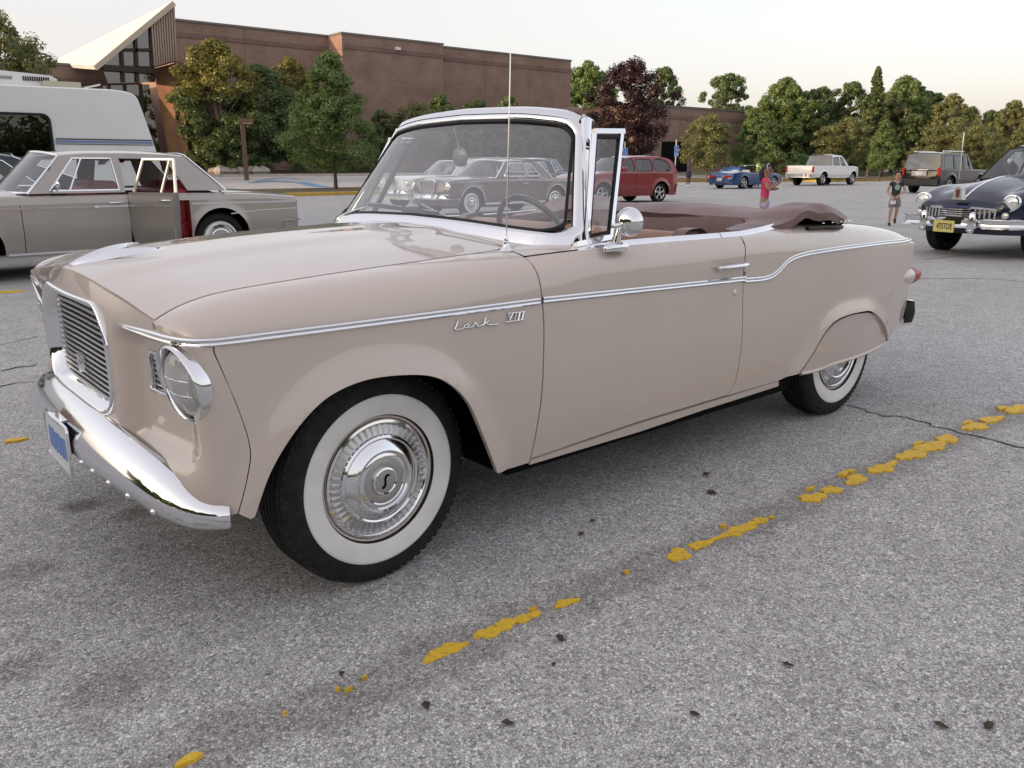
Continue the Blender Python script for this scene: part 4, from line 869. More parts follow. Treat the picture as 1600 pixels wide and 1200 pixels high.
        for sg in (-1, 1):
            fn = lambda P, sg=sg: np.stack([P[:, 0], sg*cs(P[:, 0], P[:, 1]), P[:, 1]], 1); ns = 1 if sg < 0 else -1
            if sg in skip_side: continue
            p = MB().panel(ol, fn, windows, .06, .012, ns).build('cabin_side', rm if roofmat and pillars is None else mat, ro, 45)
            for wdw in windows:
                w = inset(wdw, -.004); g = MB().panel(w, lambda P, sg=sg: np.stack([P[:, 0], sg*(cs(P[:, 0], P[:, 1])-.012), P[:, 1]], 1), (), .12, 0, ns).build('side_window', glass, ro, 180)
                if rim:
                    O = densify(wdw if area(wdw) > 0 else wdw[::-1], .05); B = fn(O); MB().sweep(B, (0, sg, .2), [(-.008, -.004), (-.007, .005), (.007, .005), (.008, -.004)], True).build('window_frame', rim, g, 40)
        ys = np.linspace(-1, 1, 15)
        if roof:
            rows = []
            for x, z in resamp(top, .12): rows.append([(x+0*y, y*(yt*1.0), z+crown*(1-abs(y)**2.6)) for y in ys])
            MB().grid(rows).build('roof', rm, ro, 45)
        def screen(foot, head, bow0, bow1, sgn, nm):
            G = []
            for k in np.linspace(0.0, 1.0, 6):
                row = []
                for y in ys:
                    yf = y*cs(0, foot[1]+(head[1]-foot[1])*k); xx = foot[0]+(head[0]-foot[0])*k+sgn*(bow0+(bow1-bow0)*k)*(1-abs(y)**2); zz = foot[1]+(head[1]-foot[1])*k+(crown*(1-abs(y)**2.6))*k; row.append((xx, yf, zz))
                G.append(row)
            g = MB().grid(G).build(nm, glass, ro, 180); G = np.array(G); c = G.mean((0, 1))
            ed = np.vstack([G[0], G[1:-1, -1], G[-1][::-1], G[1:-1, 0][::-1]]); MB().sweep(ed, np.array([sgn*1., 0, .6]), [(-.014, -.01), (-.012, .007), (.012, .007), (.014, -.01)], True).build('screen_frame', rim or SEAL, g, 40)
        screen(A, top[0], ws_bow, ws_bow*.6, -1, 'windscreen')
        if rear_glass: screen(C, top[-1], rw_bow, rw_bow*.6, 1, 'rear_window')
        if seat:
            x0 = (A[0]+top[0][0])/2; L = C[0]-A[0]; m = pm('interior_%.2f_%.2f' % interior[:2], interior, .7); b = MB()
            for xx in (A[0]+.36*L, A[0]+.74*L):
                for yy in (-.36, .36): cushion(b, xx, xx+.14, yy*cx-.27*cx, yy*cx+.27*cx, zmin-.4, zmin+.12, .05, .15)
            b.box((A[0]+L/2, 0, zmin-.42), (L*1.05, yb*1.85, .04)); b.box((A[0]+.1, 0, zmin-.06), (.25, yb*1.8, .10)); b.build('seats', m, ro, 50)
        return s
def quad(*p): return np.array(p, float)
HB = [(-.07, -.05), (-.065, .0), (-.03, .03), (.02, .035), (.055, .01), (.06, -.05)]       # bumper section
def bow_path(x, w, bow, z, end=.12, n=17):
    y = np.linspace(-w, w, n); return np.stack([x+bow*np.abs(y/w)**2.2+np.where(np.abs(y) > w*.9, end*((np.abs(y)/w-.9)/.1)**1.5, 0), y, np.full(n, z)], 1)
LT = [(-.009, -.002), (-.007, .006), (.007, .006), (.009, -.002)]
def side_line(c, name, pts, mat, par=None, prof=LT, sides=(-1, 1)):
    P = resamp(np.array(pts), .06)
    for sg in sides: MB().sweep(np.stack([P[:, 0], sg*c.side(P[:, 0], P[:, 1]), P[:, 1]], 1), (0, sg, 0), prof).build(name, mat, par or c.root, 40)
def handles(c, xs, z, mat=CHROME, sides=(-1, 1)):
    for x in xs:
        for sg in sides: MB().tube([(x-.07, sg*float(c.side(x, z)-.005), z), (x-.06, sg*float(c.side(x, z)+.025), z), (x+.06, sg*float(c.side(x, z)+.025), z), (x+.07, sg*float(c.side(x, z)-.005), z)], .010, 8).build('door_handle', mat, c.root, 60)
# ---- silver four-door with its rear door open
SILV = paint('champagne_silver', (.37, .345, .31), .55, .34, 1., .04); RED = noisy(pm('red_upholstery', (.28, .02, .025), .5), 5, (.24, .015, .02), (.32, .03, .035))
c = Car('sedan_car', 'champagne silver four door sedan with red interior and its rear door open', 'sedan', (.045, 8.60), .03)
HX, HX2 = 1.745, 2.47
c.body(-.72, 3.98, ([-.72, -.6, -.3, .5, 1.5, 2.8, 3.6, 3.98], [.80, .86, .89, .905, .91, .90, .87, .83]), .27, ([-.72, -.3, .6, 1.8, 2.8, 3.4, 3.98], [.80, .82, .84, .845, .845, .84, .80]), ([-.72, -.3, .6, 1.8, 2.8, 3.4, 3.98], [.90, .96, 1.00, 1.0, .98, .95, .90]),
       [(0, .34, .40), (2.87, .36, .38)], [.60, HX, HX2], SILV, names=['front_fender', 'front_door', 'rear_door', 'rear_fender'], skip=[(2, -1)], shr=.15, cockpit=(.72, 2.86))
c.wheels((0, 2.87), .335, .73, ww=(.60, .68))
FW = quad((.93, .985), (1.68, .985), (1.665, 1.345), (1.245, 1.345)); RWp = quad((1.86, .985), (2.50, .985), (2.34, 1.33), (1.88, 1.335))
c.cabin([(.70, .965), (2.98, .965)], [(1.10, 1.375), (1.4, 1.40), (1.9, 1.405), (2.35, 1.39), (2.58, 1.365)], .83, .64, [FW, RWp], SILV, GLASS, None, .18, .10, .045, rim=CHROME, interior=(.22, .03, .03), skip_side=(-1,))
fn = lambda P: np.stack([P[:, 0], -c.cs(P[:, 0], P[:, 1]), P[:, 1]], 1)
ol = np.array([(.70, .955), (HX, .955), (HX+.015, 1.345), (2.30, 1.34), (HX2+.02, .96), (2.98, .955), (2.58, 1.365), (2.35, 1.39), (1.9, 1.405), (1.4, 1.40), (1.10, 1.375)])
MB().panel(ol, fn, [FW], .05, .02, 1).build('cabin_side', SILV, c.root, 45)
gw = MB().panel(FW, lambda P: fn(P)+[0, .012, 0], (), .1, 0, 1).build('side_window', GLASS, c.root, 180)
O = densify(FW, .05); MB().sweep(fn(O), (0, -1, .2), [(-.010, -.004), (-.008, .006), (.008, .006), (.010, -.004)], True).build('window_frame', CHROME, gw, 40)
MB().sweep(fn(np.array([(1.14, .985), (1.34, 1.345)])), (0, -1, .2), [(-.008, -.004), (-.008, .008), (.008, .008), (.008, -.004)]).build('vent_post', CHROME, gw)
# open rear door, hung on its front edge
hy = -float(c.side(HX, .8)); PD = clipx(clipx(np.array([(1.7, .30), (2.40, .30), (2.42, .36), (2.46, .55), (2.47, .80), (2.465, .955), (1.7, .955)]), HX+.004, True), HX2+.1, False)
def rel(V): return V-np.array([HX, hy, 0])
rd = MB().panel(PD, lambda P: rel(np.stack([P[:, 0], -c.side(P[:, 0], P[:, 1]), P[:, 1]], 1)), (), .05, .02, 1).build('rear_door', SILV, c.root, 45)
MB().panel(inset(PD, .02), lambda P: rel(np.stack([P[:, 0], -c.side(P[:, 0], P[:, 1])+.09, P[:, 1]], 1)), (), .08, 0, -1).build('door_card', RED, rd)
bd = densify(PD, .05); G0 = rel(np.stack([bd[:, 0], -c.side(bd[:, 0], bd[:, 1])+.004, bd[:, 1]], 1)); MB().grid(np.stack([G0, G0+[0, .09, 0]], 0), False, True).build('door_edge', pm('door_jamb_grey', (.2, .19, .18), .5, .3), rd, 40)
FRm = [(HX+.02, .955), (HX+.03, 1.335), (2.30, 1.33), (2.56, 1.16), (2.72, .955)]; FRm = [(HX+.02, .955), (HX+.05, 1.335), (2.30, 1.33), (2.45, .955)]
P = rel(fn(np.array(FRm))); MB().sweep(P, (0, -1, .2), [(-.016, -.012), (-.014, .010), (.014, .010), (.016, -.012)]).build('window_frame', pm('gilt_chrome', (.78, .74, .62), .12, 1.), rd, 30)
MB().sweep(rel(fn(np.array([(2.22, .955), (2.24, 1.33)]))), (0, -1, .2), [(-.012, -.01), (-.012, .010), (.012, .010), (.012, -.01)]).build('vent_post', MATS['gilt_chrome'], rd)
xs = np.linspace(HX+.01, 2.45, 12); MB().sweep(rel(np.stack([xs, -c.side(xs, .80+0*xs), .80+0*xs], 1)), (0, -1, 0), LT).build('trim_strip', CHROME, rd)
MB().tube([rel(np.array([x, -float(c.side(x, .87))-d, .87])) for x, d in ((2.27, -.005), (2.28, .025), (2.40, .025), (2.42, -.005))], .011, 8).build('door_handle', CHROME, rd, 60)
rd.location = (HX, hy, 0); rd.rotation_euler = (0, 0, -math.radians(68))
sd = MB(); cushion(sd, 2.25, 2.50, -.78, .78, .36, .60); cushion(sd, 2.34, 2.46, -.78, .78, .5, .98, .05, .1); cushion(sd, 1.45, 1.64, -.80, .80, .4, 1.0, .06, .1); sd.build('red_seats', RED, c.root, 60)
MB().box((2.05, 0, .32), (.8, 1.7, .04)).box((2.50, -.80, .62), (.04, .12, .6)).build('red_carpet', RED, c.root)
LT2 = [(-.014, -.002), (-.011, .008), (.011, .008), (.014, -.002)]; side_line(c, 'trim_strip', [(-.6, .80), (HX-.01, .80)], CHROME, None, LT2); side_line(c, 'trim_strip', [(2.50, .80), (3.96, .79)], CHROME, None, LT2); side_line(c, 'sill_strip', [(.42, .30), (HX-.01, .30)], CHROME, None, LT2); side_line(c, 'trim_strip', [(3.0, .66), (3.4, .69), (3.96, .70)], CHROME, sides=(-1, 1))
handles(c, [1.60], .84, sides=(-1,)); handles(c, [1.60, 2.38], .84, sides=(1,))
bar(c.root, 'front_bumper', bow_path(-.86, .88, .16, .48, .2), HB, CHROME); bar(c.root, 'rear_bumper', bow_path(4.10, .88, -.12, .48, -.2)[::-1], HB, CHROME)
for sg in (-1, 1):
    round_lamp(c.root, (-.74, sg*.64, .70), .085); MB().box((3.985, sg*.70, .74), (.04, .16, .14)).build('tail_lamp', REDGLASS, c.root)
MB().box((-.80, 0, .66), (.05, .8, .24)).build('grille', CHROME, c.root)
MB().lathe([(.001, -.02), (.03, -.015), (.05, .0), (.048, .01), (.001, .012)], 20, (.98, -.98, 1.05), 'x').tube([(.98, -.98, 1.0), (.97, -.90, .965)], .008, 6).build('door_mirror', CHROME, c.root, 50)
sedan = c
# ---- brown grand-touring coupe with bright wheels
BROWN = paint('plum_brown_lacquer', (.105, .075, .072), .2, .3, 1., .05)
def old_coupe(name, label, loc, rz, mat, top=None, topmat=None, roofline=None, grille=True, group=None, ww=(.62, .70), bump=True, wins=None, glass=GLASS):
    c = Car(name, label, 'coupe', loc, rz, group)
    c.body(-.66, 4.12, ([-.66, -.5, -.2, .8, 2., 3.2, 3.9, 4.12], [.78, .86, .90, .905, .905, .90, .85, .80]), .28, ([-.66, -.4, .2, .9, 2.2, 3.2, 4.12], [.80, .84, .86, .87, .87, .86, .80]), ([-.66, -.4, .2, .9, 2.2, 3.2, 4.12], [.92, .97, .99, .99, .97, .96, .90]),
           [(0, .35, .40), (3.06, .35, .39)], [.72, 2.02], mat, names=['front_fender', 'door', 'rear_fender'], shr=.14)
    c.wheels((0, 3.06), .345, .74, ww=ww)
    wins = wins or [quad((1.16, .985), (1.98, .985), (1.98, 1.31), (1.50, 1.325)), quad((2.06, .985), (2.50, .985), (2.26, 1.29), (2.06, 1.31))]
    c.cabin([(.86, .955), (2.95, .955)], roofline or [(1.33, 1.36), (1.7, 1.385), (2.1, 1.38), (2.48, 1.345), (2.58, 1.31)], .80, .62, wins, mat, glass, topmat, .18, .06, .04, rim=CHROME, interior=(.05, .05, .06))
    bar(c.root, 'front_bumper', bow_path(-.82, .89, .20, .50, .22), HB, CHROME); bar(c.root, 'rear_bumper', bow_path(4.24, .88, -.12, .50, -.2)[::-1], HB, CHROME)
    for sg in (-1, 1):
        round_lamp(c.root, (-.66, sg*.68, .74), .095); MB().box((-.85, sg*.36, .52), (.09, .07, .20), bev=1).build('bumper_guard', CHROME, c.root); MB().box((4.10, sg*.70, .72), (.05, .10, .16)).build('tail_lamp', REDGLASS, c.root)
        for ax in (0, 3.06):
            t = np.linspace(.1, math.pi-.1, 24); x = ax-.405*np.cos(t); z = .35+.405*np.sin(t); MB().sweep(np.stack([x, sg*(c.side(x, z)+.004), z], 1), (0, sg, 0), [(-.012, -.003), (-.01, .005), (.01, .005), (.012, -.003)]).build('arch_trim', CHROME, c.root, 40)
    if grille:
        g = MB(); O = np.array([(-.27, .52), (.27, .52), (.30, .86), (.22, .90), (-.22, .90), (-.30, .86)]); g.sweep([(-.745, a, b) for a, b in O], (-1, 0, 0), [(-.02, -.05), (-.018, .02), (.018, .02), (.02, -.05)], True); gg = g.build('grille', CHROME, c.root, 30)
        m = MB()
        for k in np.linspace(-.25, .25, 17): m.box((-.735, k, .70), (.01, .008, .36))
        for k in np.linspace(.55, .86, 9): m.box((-.732, 0, k), (.01, .54, .008))
        m.build('grille_mesh', ALU, gg); MB().box((-.725, 0, .70), (.01, .54, .36)).build('grille_backing', BLACK, gg)
    side_line(c, 'sill_trim', [(.45, .31), (2.64, .31)], CHROME, prof=[(-.03, 0), (-.025, .008), (.025, .008), (.03, 0)]); side_line(c, 'belt_trim', [(-.5, .845), (.4, .875), (2.0, .88), (3.9, .83)], CHROME)
    handles(c, [1.86], .80); MB().lathe([(.001, -.02), (.035, -.01), (.05, .005), (.001, .01)], 18, (1.02, -.97, .99), 'x').tube([(1.02, -.97, .95), (1.02, -.90, .92)], .008, 6).build('door_mirror', CHROME, c.root, 50)
    return c
hawk = old_coupe('coupe_car', 'plum brown hardtop coupe with square chrome grille and bright hubcaps', (11.75, 14.85), .06, BROWN)
MB().box((.25, -.912, .76), (.16, .006, .03)).build('fender_badge', pm('gilt', (.6, .3, .1), .3, 1), hawk.root)
WHT = paint('old_white_lacquer', (.70, .70, .68), 0, .3, 1, .03); DKROOF = paint('dark_roof_lacquer', (.05, .05, .055), 0, .3, 1)
wc = old_coupe('coupe_car', 'white finned coupe parked behind the plum brown coupe', (13.1, 18.6), -.02, WHT, ww=(.60, .78))
TEAL = paint('teal_lacquer', (.03, .10, .16), .2, .3, 1)
tq = Car('sedan_car', 'teal sedan with white roof parked beyond the plum brown coupe', 'sedan', (22.3, 25.8), -.02)
tq.body(-.8, 4.1, ([-.8, -.5, 0, 2, 3.5, 4.1], [.78, .86, .90, .91, .88, .80]), .30, ([-.8, 0, 2, 4.1], [.86, .90, .92, .88]), ([-.8, 0, 2, 4.1], [.95, 1.03, 1.02, .96]), [(0, .35, .40), (3.0, .35, .40)], [.7, 1.7, 2.7], TEAL, names=['front_fender', 'front_door', 'rear_door', 'rear_fender'])
tq.wheels((0, 3.0), .345, .74, ww=(.6, .75)); tq.cabin([(.85, 1.0), (3.15, 1.0)], [(1.25, 1.50), (1.8, 1.54), (2.4, 1.53), (2.85, 1.48)], .82, .64, [quad((1.15, 1.03), (1.78, 1.03), (1.78, 1.44), (1.38, 1.44)), quad((1.86, 1.03), (2.9, 1.03), (2.7, 1.43), (1.86, 1.45))], TEAL, GLASS, WHT, .15, .12, .05, rim=CHROME)
bar(tq.root, 'front_bumper', bow_path(-.95, .88, .16, .5, .2), HB, CHROME); bar(tq.root, 'rear_bumper', bow_path(4.22, .88, -.12, .50, -.2)[::-1], HB, CHROME)
BLK = paint('black_lacquer', (.014, .014, .018), 0, .25, 1, .2)
bs = Car('van_car', 'black long roofed wagon with bright roof rails beyond the white finned coupe', 'wagon', (16.4, 21.9), -.02)
bs.body(-.85, 4.9, ([-.85, -.5, 0, 2, 4.3, 4.9], [.78, .86, .90, .91, .88, .80]), .30, ([-.85, 0, 2, 4.9], [.84, .88, .90, .88]), ([-.85, 0, 2, 4.9], [.92, 1.0, 1.0, .96]), [(0, .35, .40), (3.3, .35, .40)], [.7, 1.7, 2.7], BLK, names=['front_fender', 'front_door', 'rear_door', 'rear_fender'])
bs.wheels((0, 3.3), .345, .74); bs.cabin([(.75, .99), (4.88, .99)], [(1.2, 1.43), (1.7, 1.475), (3.6, 1.475), (4.7, 1.42)], .82, .66, [quad((1.05, 1.02), (1.68, 1.02), (1.68, 1.38), (1.32, 1.38)), quad((1.76, 1.02), (2.68, 1.02), (2.68, 1.39), (1.76, 1.39)), quad((2.78, 1.02), (4.5, 1.02), (4.4, 1.37), (2.78, 1.39))], BLK, GLASS, None, .15, .1, .04, rim=CHROME)
for sg in (-1, 1): bar(bs.root, 'roof_rail', [(1.45, sg*.6, 1.52), (2.9, sg*.6, 1.53), (4.5, sg*.6, 1.50)], LT, CHROME, (0, 0, 1)); round_lamp(bs.root, (-.85, sg*.66, .75), .09); round_lamp(tq.root, (-.80, sg*.66, .75), .09)
# ---- dark teal fastback beside the silver sedan
DT = paint('deep_green_lacquer', (.012, .03, .03), .2, .25, 1)
dk = Car('fastback_car', 'dark green fastback car parked behind the silver sedan', 'car', (-1.35, 11.6), .02)
dk.body(-.8, 4.0, ([-.8, -.5, 0, 2, 3.5, 4.0], [.78, .86, .90, .91, .88, .80]), .28, ([-.8, 0, 2, 4.0], [.82, .88, .90, .86]), ([-.8, 0, 2, 4.0], [.90, .98, .98, .92]), [(0, .34, .39), (2.9, .34, .39)], [.7, 1.9], DT, names=['front_fender', 'door', 'rear_fender'])
dk.wheels((0, 2.9), .335, .74); dk.cabin([(.75, .95), (3.7, .95)], [(1.35, 1.40), (1.7, 1.44), (2.2, 1.44), (2.6, 1.38)], .82, .62, [quad((1.15, .985), (2.0, .985), (2.0, 1.37), (1.5, 1.365)), quad((2.1, .985), (2.85, .985), (2.45, 1.33), (2.1, 1.37))], DT, GLASS, None, .15, .1, .05, rim=CHROME)
# ---- red retro wagon
MAR = paint('maroon_lacquer', (.22, .018, .022), .25, .3, 1, .05)
h = Car('wagon_car', 'maroon compact wagon with tall rounded roof and alloy wheels', 'wagon', (19.45, 17.5), -.10)
h.body(-.88, 3.50, ([-.88, -.7, -.3, .5, 2.5, 3.2, 3.50], [.70, .80, .855, .875, .875, .85, .78]), .24, ([-.88, -.5, .3, 2.6, 3.5], [.78, .90, .98, 1.00, .98]), ([-.88, -.5, .3, .7, 2.6, 3.5], [.86, 1.0, 1.08, 1.10, 1.08, 1.04]), [(0, .33, .40), (2.63, .33, .40)], [.55, 1.45, 2.30], MAR, names=['front_fender', 'front_door', 'rear_door', 'rear_fender'], shr=.12, flare_=.04, bow=(.14, .08))
h.wheels((0, 2.63), .325, .73, style='alloy', tyrew=.30, w=.21)
h.cabin([(.48, 1.02), (3.50, 1.02)], [(1.10, 1.48), (1.5, 1.545), (2.2, 1.56), (2.9, 1.53), (3.2, 1.47), (3.36, 1.34)], .80, .60, [crom(quad((.86, 1.06), (1.42, 1.06), (1.42, 1.46), (1.20, 1.44), (1.02, 1.32)), 3, True), rrect(1.54, 2.30, 1.06, 1.46, .07), crom(quad((2.42, 1.08), (3.12, 1.08), (3.08, 1.35), (2.85, 1.45), (2.44, 1.46)), 3, True)], MAR, glassmat('tinted_glass', (.30, .36, .36), .06), None, .18, .10, .04, rim=SEAL)
for sg in (-1, 1):
    round_lamp(h.root, (-.83, sg*.62, .80), .10, (-1, sg*.5, .15)); MB().box((3.52, sg*.66, .98), (.05, .12, .22)).build('tail_lamp', REDGLASS, h.root)
    m = MB(); cushion(m, .72, .86, *sorted((sg*.90, sg*1.06)), 1.06, 1.22, .05); m.build('door_mirror', MAR, h.root, 60)
handles(h, [1.32, 2.2], .98, MAR); bar(h.root, 'front_bumper', bow_path(-1.02, .80, .20, .45, .1), [(-.12, -.05), (-.1, .03), (.1, .03), (.12, -.05)], MAR); bar(h.root, 'rear_bumper', bow_path(3.60, .80, -.14, .48, -.08)[::-1], [(-.14, -.05), (-.12, .03), (.12, .03), (.14, -.05)], MAR)
MB().box((-1.0, 0, .74), (.06, .9, .10)).build('grille', BLACK, h.root)
# ---- blue open sports car (faces away to the right)
BLU = paint('metallic_blue', (.012, .055, .17), .45, .3, 1, .06)
b = Car('sports_car', 'metallic blue open sports car with white seats', 'sports car', (41.6, 25.25), 3.105)
b.body(-.95, 3.72, ([-.95, -.7, -.2, .6, 2.0, 2.8, 3.4, 3.72], [.70, .80, .88, .885, .89, .91, .88, .80]), .20, ([-.95, -.4, .2, 1.0, 2.2, 2.9, 3.72], [.55, .72, .80, .80, .82, .88, .80]), ([-.95, -.4, .2, 1.0, 2.2, 2.9, 3.72], [.62, .80, .88, .88, .90, .95, .86]), [(0, .33, .37), (2.77, .33, .38)], [.65, 1.95], BLU, names=['front_fender', 'door', 'rear_fender'], cockpit=(.95, 2.15), bow=(.18, .08))
b.wheels((0, 2.77), .33, .76, style='alloy', tyrew=.28, w=.24)
st = MB()
for y in (-.36, .36): cushion(st, 1.85, 2.0, y-.24, y+.24, .4, 1.0, .06, .12)
st.build('seats', pm('white_leather', (.7, .68, .63), .5), b.root, 60)
m = MB(); wsP = [(.95, -.74, .88), (1.30, -.66, 1.20), (1.22, 0, 1.24), (1.30, .66, 1.20), (.95, .74, .88)]; m.sweep(crom(wsP, 5), (-1, 0, .5), [(-.02, -.01), (-.02, .01), (.02, .01), (.02, -.01)]); wf_ = m.build('windscreen', CHROME, b.root, 40)
MB().add([(.95, -.74, .88), (.85, 0, .90), (.95, .74, .88), (1.30, .66, 1.20), (1.22, 0, 1.24), (1.30, -.66, 1.20)], [(0, 1, 4, 5), (1, 2, 3, 4)]).build('pane', GLASS, wf_, 180)
for sg in (-1, 1): MB().box((3.80, sg*.52, .66), (.05, .40, .10)).build('tail_lamp', REDGLASS, b.root)
MB().box((3.83, 0, .50), (.03, .34, .16)).build('license_plate', MATS['plate_white'], b.root); MB().box((1.55, 0, .6), (1.2, 1.4, .04)).build('cockpit_floor', BLACK, b.root); MB().tube([(3.80, -.3, .24), (3.90, -.3, .24)], .05, 10).build('exhaust', CHROME, b.root)
bar(b.root, 'rear_bumper', bow_path(3.86, .84, -.12, .42, -.08)[::-1], [(-.08, -.05), (-.07, .02), (.07, .02), (.08, -.05)], BLU)
# ---- white pickup
PW = paint('white_enamel', (.74, .74, .73), 0, .3, 1, .02)
t = Car('pickup_truck', 'white crew cab pickup truck with chrome rear bumper', 'pickup', (52.4, 26.4), 3.137)
t.body(-.95, 4.85, ([-.95, -.7, -.2, .6, 4.0, 4.85], [.84, .94, 1.0, 1.01, 1.01, .99]), .50, ([-.95, -.5, .4, 1.0, 4.85], [1.02, 1.10, 1.16, 1.18, 1.20]), ([-.95, -.5, .4, 1.0, 4.85], [1.10, 1.20, 1.24, 1.24, 1.24]), [(0, .42, .47), (3.65, .42, .47)], [.6, 1.65, 2.62], PW, names=['front_fender', 'front_door', 'rear_door', 'cargo_bed'], shr=.08, cockpit=(.9, 4.78), flare_=.03)
t.wheels((0, 3.65), .40, .84, style='alloy', tyrew=.36, w=.27)
t.cabin([(.55, 1.20), (2.68, 1.20)], [(1.25, 1.84), (1.7, 1.88), (2.2, 1.88), (2.52, 1.84)], .94, .78, [quad((.98, 1.24), (1.58, 1.24), (1.58, 1.76), (1.32, 1.76)), quad((1.72, 1.24), (2.5, 1.24), (2.42, 1.74), (1.72, 1.77))], PW, MATS['tinted_glass'], None, .12, .04, .05, rim=SEAL)
bar(t.root, 'rear_bumper', bow_path(5.02, .98, -.10, .62, -.1)[::-1], [(-.10, -.06), (-.09, .03), (.09, .03), (.10, -.06)], CHROME); MB().box((4.82, 0, .92), (.06, 1.7, .50)).build('tailgate', PW, t.root); MB().box((3.75, 0, .82), (2.1, 1.7, .05)).box((2.72, 0, 1.0), (.05, 1.75, .44)).build('bed_liner', BLACK, t.root)
for sg in (-1, 1): MB().box((4.87, sg*.93, 1.0), (.05, .12, .36)).build('tail_lamp', REDGLASS, t.root); m = MB(); cushion(m, .70, .80, *sorted((sg*1.02, sg*1.22)), 1.2, 1.42, .04); m.build('door_mirror', BLACK, t.root, 60); bar(t.root, 'running_board', [(.6, sg*1.0, .50), (3.0, sg*1.0, .50)], [(-.03, -.02), (-.03, .02), (.03, .02), (.03, -.02)], CHROME, (0, sg, 0))
MB().box((4.96, 0, .68), (.03, .34, .17)).build('license_plate', MATS['plate_white'], t.root); MB().box((4.87, 0, 1.08), (.02, .26, .07)).build('tailgate_handle', BLACK, t.root); MB().box((4.87, 0, .96), (.02, .20, .06)).build('badge', pm('gold', (.5, .36, .08), .3, 1), t.root); MB().box((2.45, 0, 1.90), (.06, .34, .04)).build('brake_lamp', REDGLASS, t.root)
handles(t, [1.5, 2.5], 1.10, CHROME)
# ---- dark sport utility
SUV = paint('charcoal_lacquer', (.010, .009, .010), 0, .3, 1, .1)
u = Car('suv_car', 'dark boxy sport utility vehicle with red tail lamps seen from behind', 'suv', (42.2, 14.55), 3.08)
u.body(-.85, 3.75, ([-.85, -.6, 0, 3.0, 3.75], [.84, .90, .93, .94, .91]), .32, ([-.85, 0, .8, 3.75], [.96, 1.0, 1.02, 1.04]), ([-.85, 0, .8, 3.75], [1.04, 1.08, 1.10, 1.10]), [(0, .40, .44), (2.78, .40, .44)], [.6, 1.5, 2.35], SUV, names=['front_fender', 'front_door', 'rear_door', 'rear_fender'], shr=.06, flare_=.03)
u.wheels((0, 2.78), .37, .78, style='alloy', tyrew=.35, w=.24)
u.cabin([(.62, 1.04), (3.78, 1.04)], [(1.1, 1.74), (1.6, 1.79), (2.6, 1.81), (3.3, 1.80), (3.62, 1.75)], .88, .74, [quad((1.0, 1.09), (1.55, 1.09), (1.55, 1.68), (1.22, 1.68)), quad((1.65, 1.09), (2.40, 1.09), (2.40, 1.70), (1.65, 1.69)), quad((2.52, 1.09), (3.42, 1.09), (3.34, 1.68), (2.52, 1.70))], SUV, MATS['tinted_glass'], None, .08, .04, .04, rim=SEAL)
for sg in (-1, 1): MB().box((3.80, sg*.84, .98), (.06, .14, .34)).build('tail_lamp', REDGLASS, u.root); MB().tube([(1.4, sg*.66, 1.87), (3.3, sg*.66, 1.88)], .02, 8).build('roof_rail', CHROME, u.root)
MB().box((3.86, 0, .52), (.16, 1.72, .26)).build('rear_bumper', pm('black_plastic', (.02, .02, .021), .6), u.root); MB().box((3.83, -.05, .90), (.04, .70, .22)).build('plate_recess', pm('silver_plastic', (.35, .35, .35), .4, .5), u.root); MB().box((3.86, -.05, .90), (.02, .32, .16)).build('license_plate', MATS['plate_white'], u.root)
MB().box((3.82, .1, 1.06), (.05, .5, .04)).build('spoiler_strip', CHROME, u.root)
# ---- navy forties sedan facing the camera
NAVY = paint('navy_lacquer', (.004, .011, .034), 0, .25, 1, .1)
n = Car('sedan_car', 'dark navy nineteen-forties sedan with yellow plate and chrome bumper', 'sedan', (12.06, 1.93), -.20)
def navy_deck(x, y, w):
    a = np.abs(y); k = 1-sst(1.0, 1.5, x); nose_ = sst(-.75, -.25, x)
    return k*(.13*np.exp(-(a/.30)**2.4)*sst(-.85, .3, x)+.05*np.exp(-((a-.66)/.15)**2)*nose_-.05*np.exp(-((a-.46)/.09)**2)*nose_)
n.body(-.75, 3.85, ([-.75, -.65, -.5, -.2, .4, 2.5, 3.3, 3.85], [.62, .76, .84, .88, .89, .89, .84, .60]), .34, ([-.75, -.5, -.2, .4, 1.2, 3.0, 3.85], [.70, .80, .86, .88, .92, .92, .70]), ([-.75, -.5, -.2, .4, 1.2, 3.0, 3.85], [.80, .92, .97, .99, 1.06, 1.04, .80]), [(0, .36, .42), (2.87, .36, .42)], [.75, 1.75, 2.6], NAVY, names=['front_fender', 'front_door', 'rear_door', 'rear_fender'], shr=.20, deckfn=navy_deck, bow=(.12, .08), nshape=2.2)
n.wheels((0, 2.87), .35, .72, tyrew=.36)
n.cabin([(.78, 1.06), (3.35, 1.04)], [(1.20, 1.50), (1.5, 1.575), (2.0, 1.60), (2.5, 1.56), (2.9, 1.44)], .78, .58, [quad((1.05, 1.10), (1.72, 1.10), (1.72, 1.47), (1.36, 1.46)), quad((1.80, 1.10), (2.55, 1.10), (2.45, 1.44), (1.80, 1.48))], NAVY, GLASS, None, .14, .12, .05, rim=SEAL, interior=(.12, .10, .09))
MB().sweep([(.70-.14+.14, 0, 1.06), (1.16-.084, 0, 1.55)], (-1, 0, .8), [(-.016, -.01), (-.014, .010), (.014, .010), (.016, -.01)]).build('windscreen_divider', CHROME, n.root, 40)
nb = bow_path(-1.02, .90, .18, .50, .16); bar(n.root, 'front_bumper', nb, [(-.07, -.03), (-.065, .0), (-.04, .022), (.0, .028), (.04, .022), (.065, 0), (.07, -.03)], CHROME)
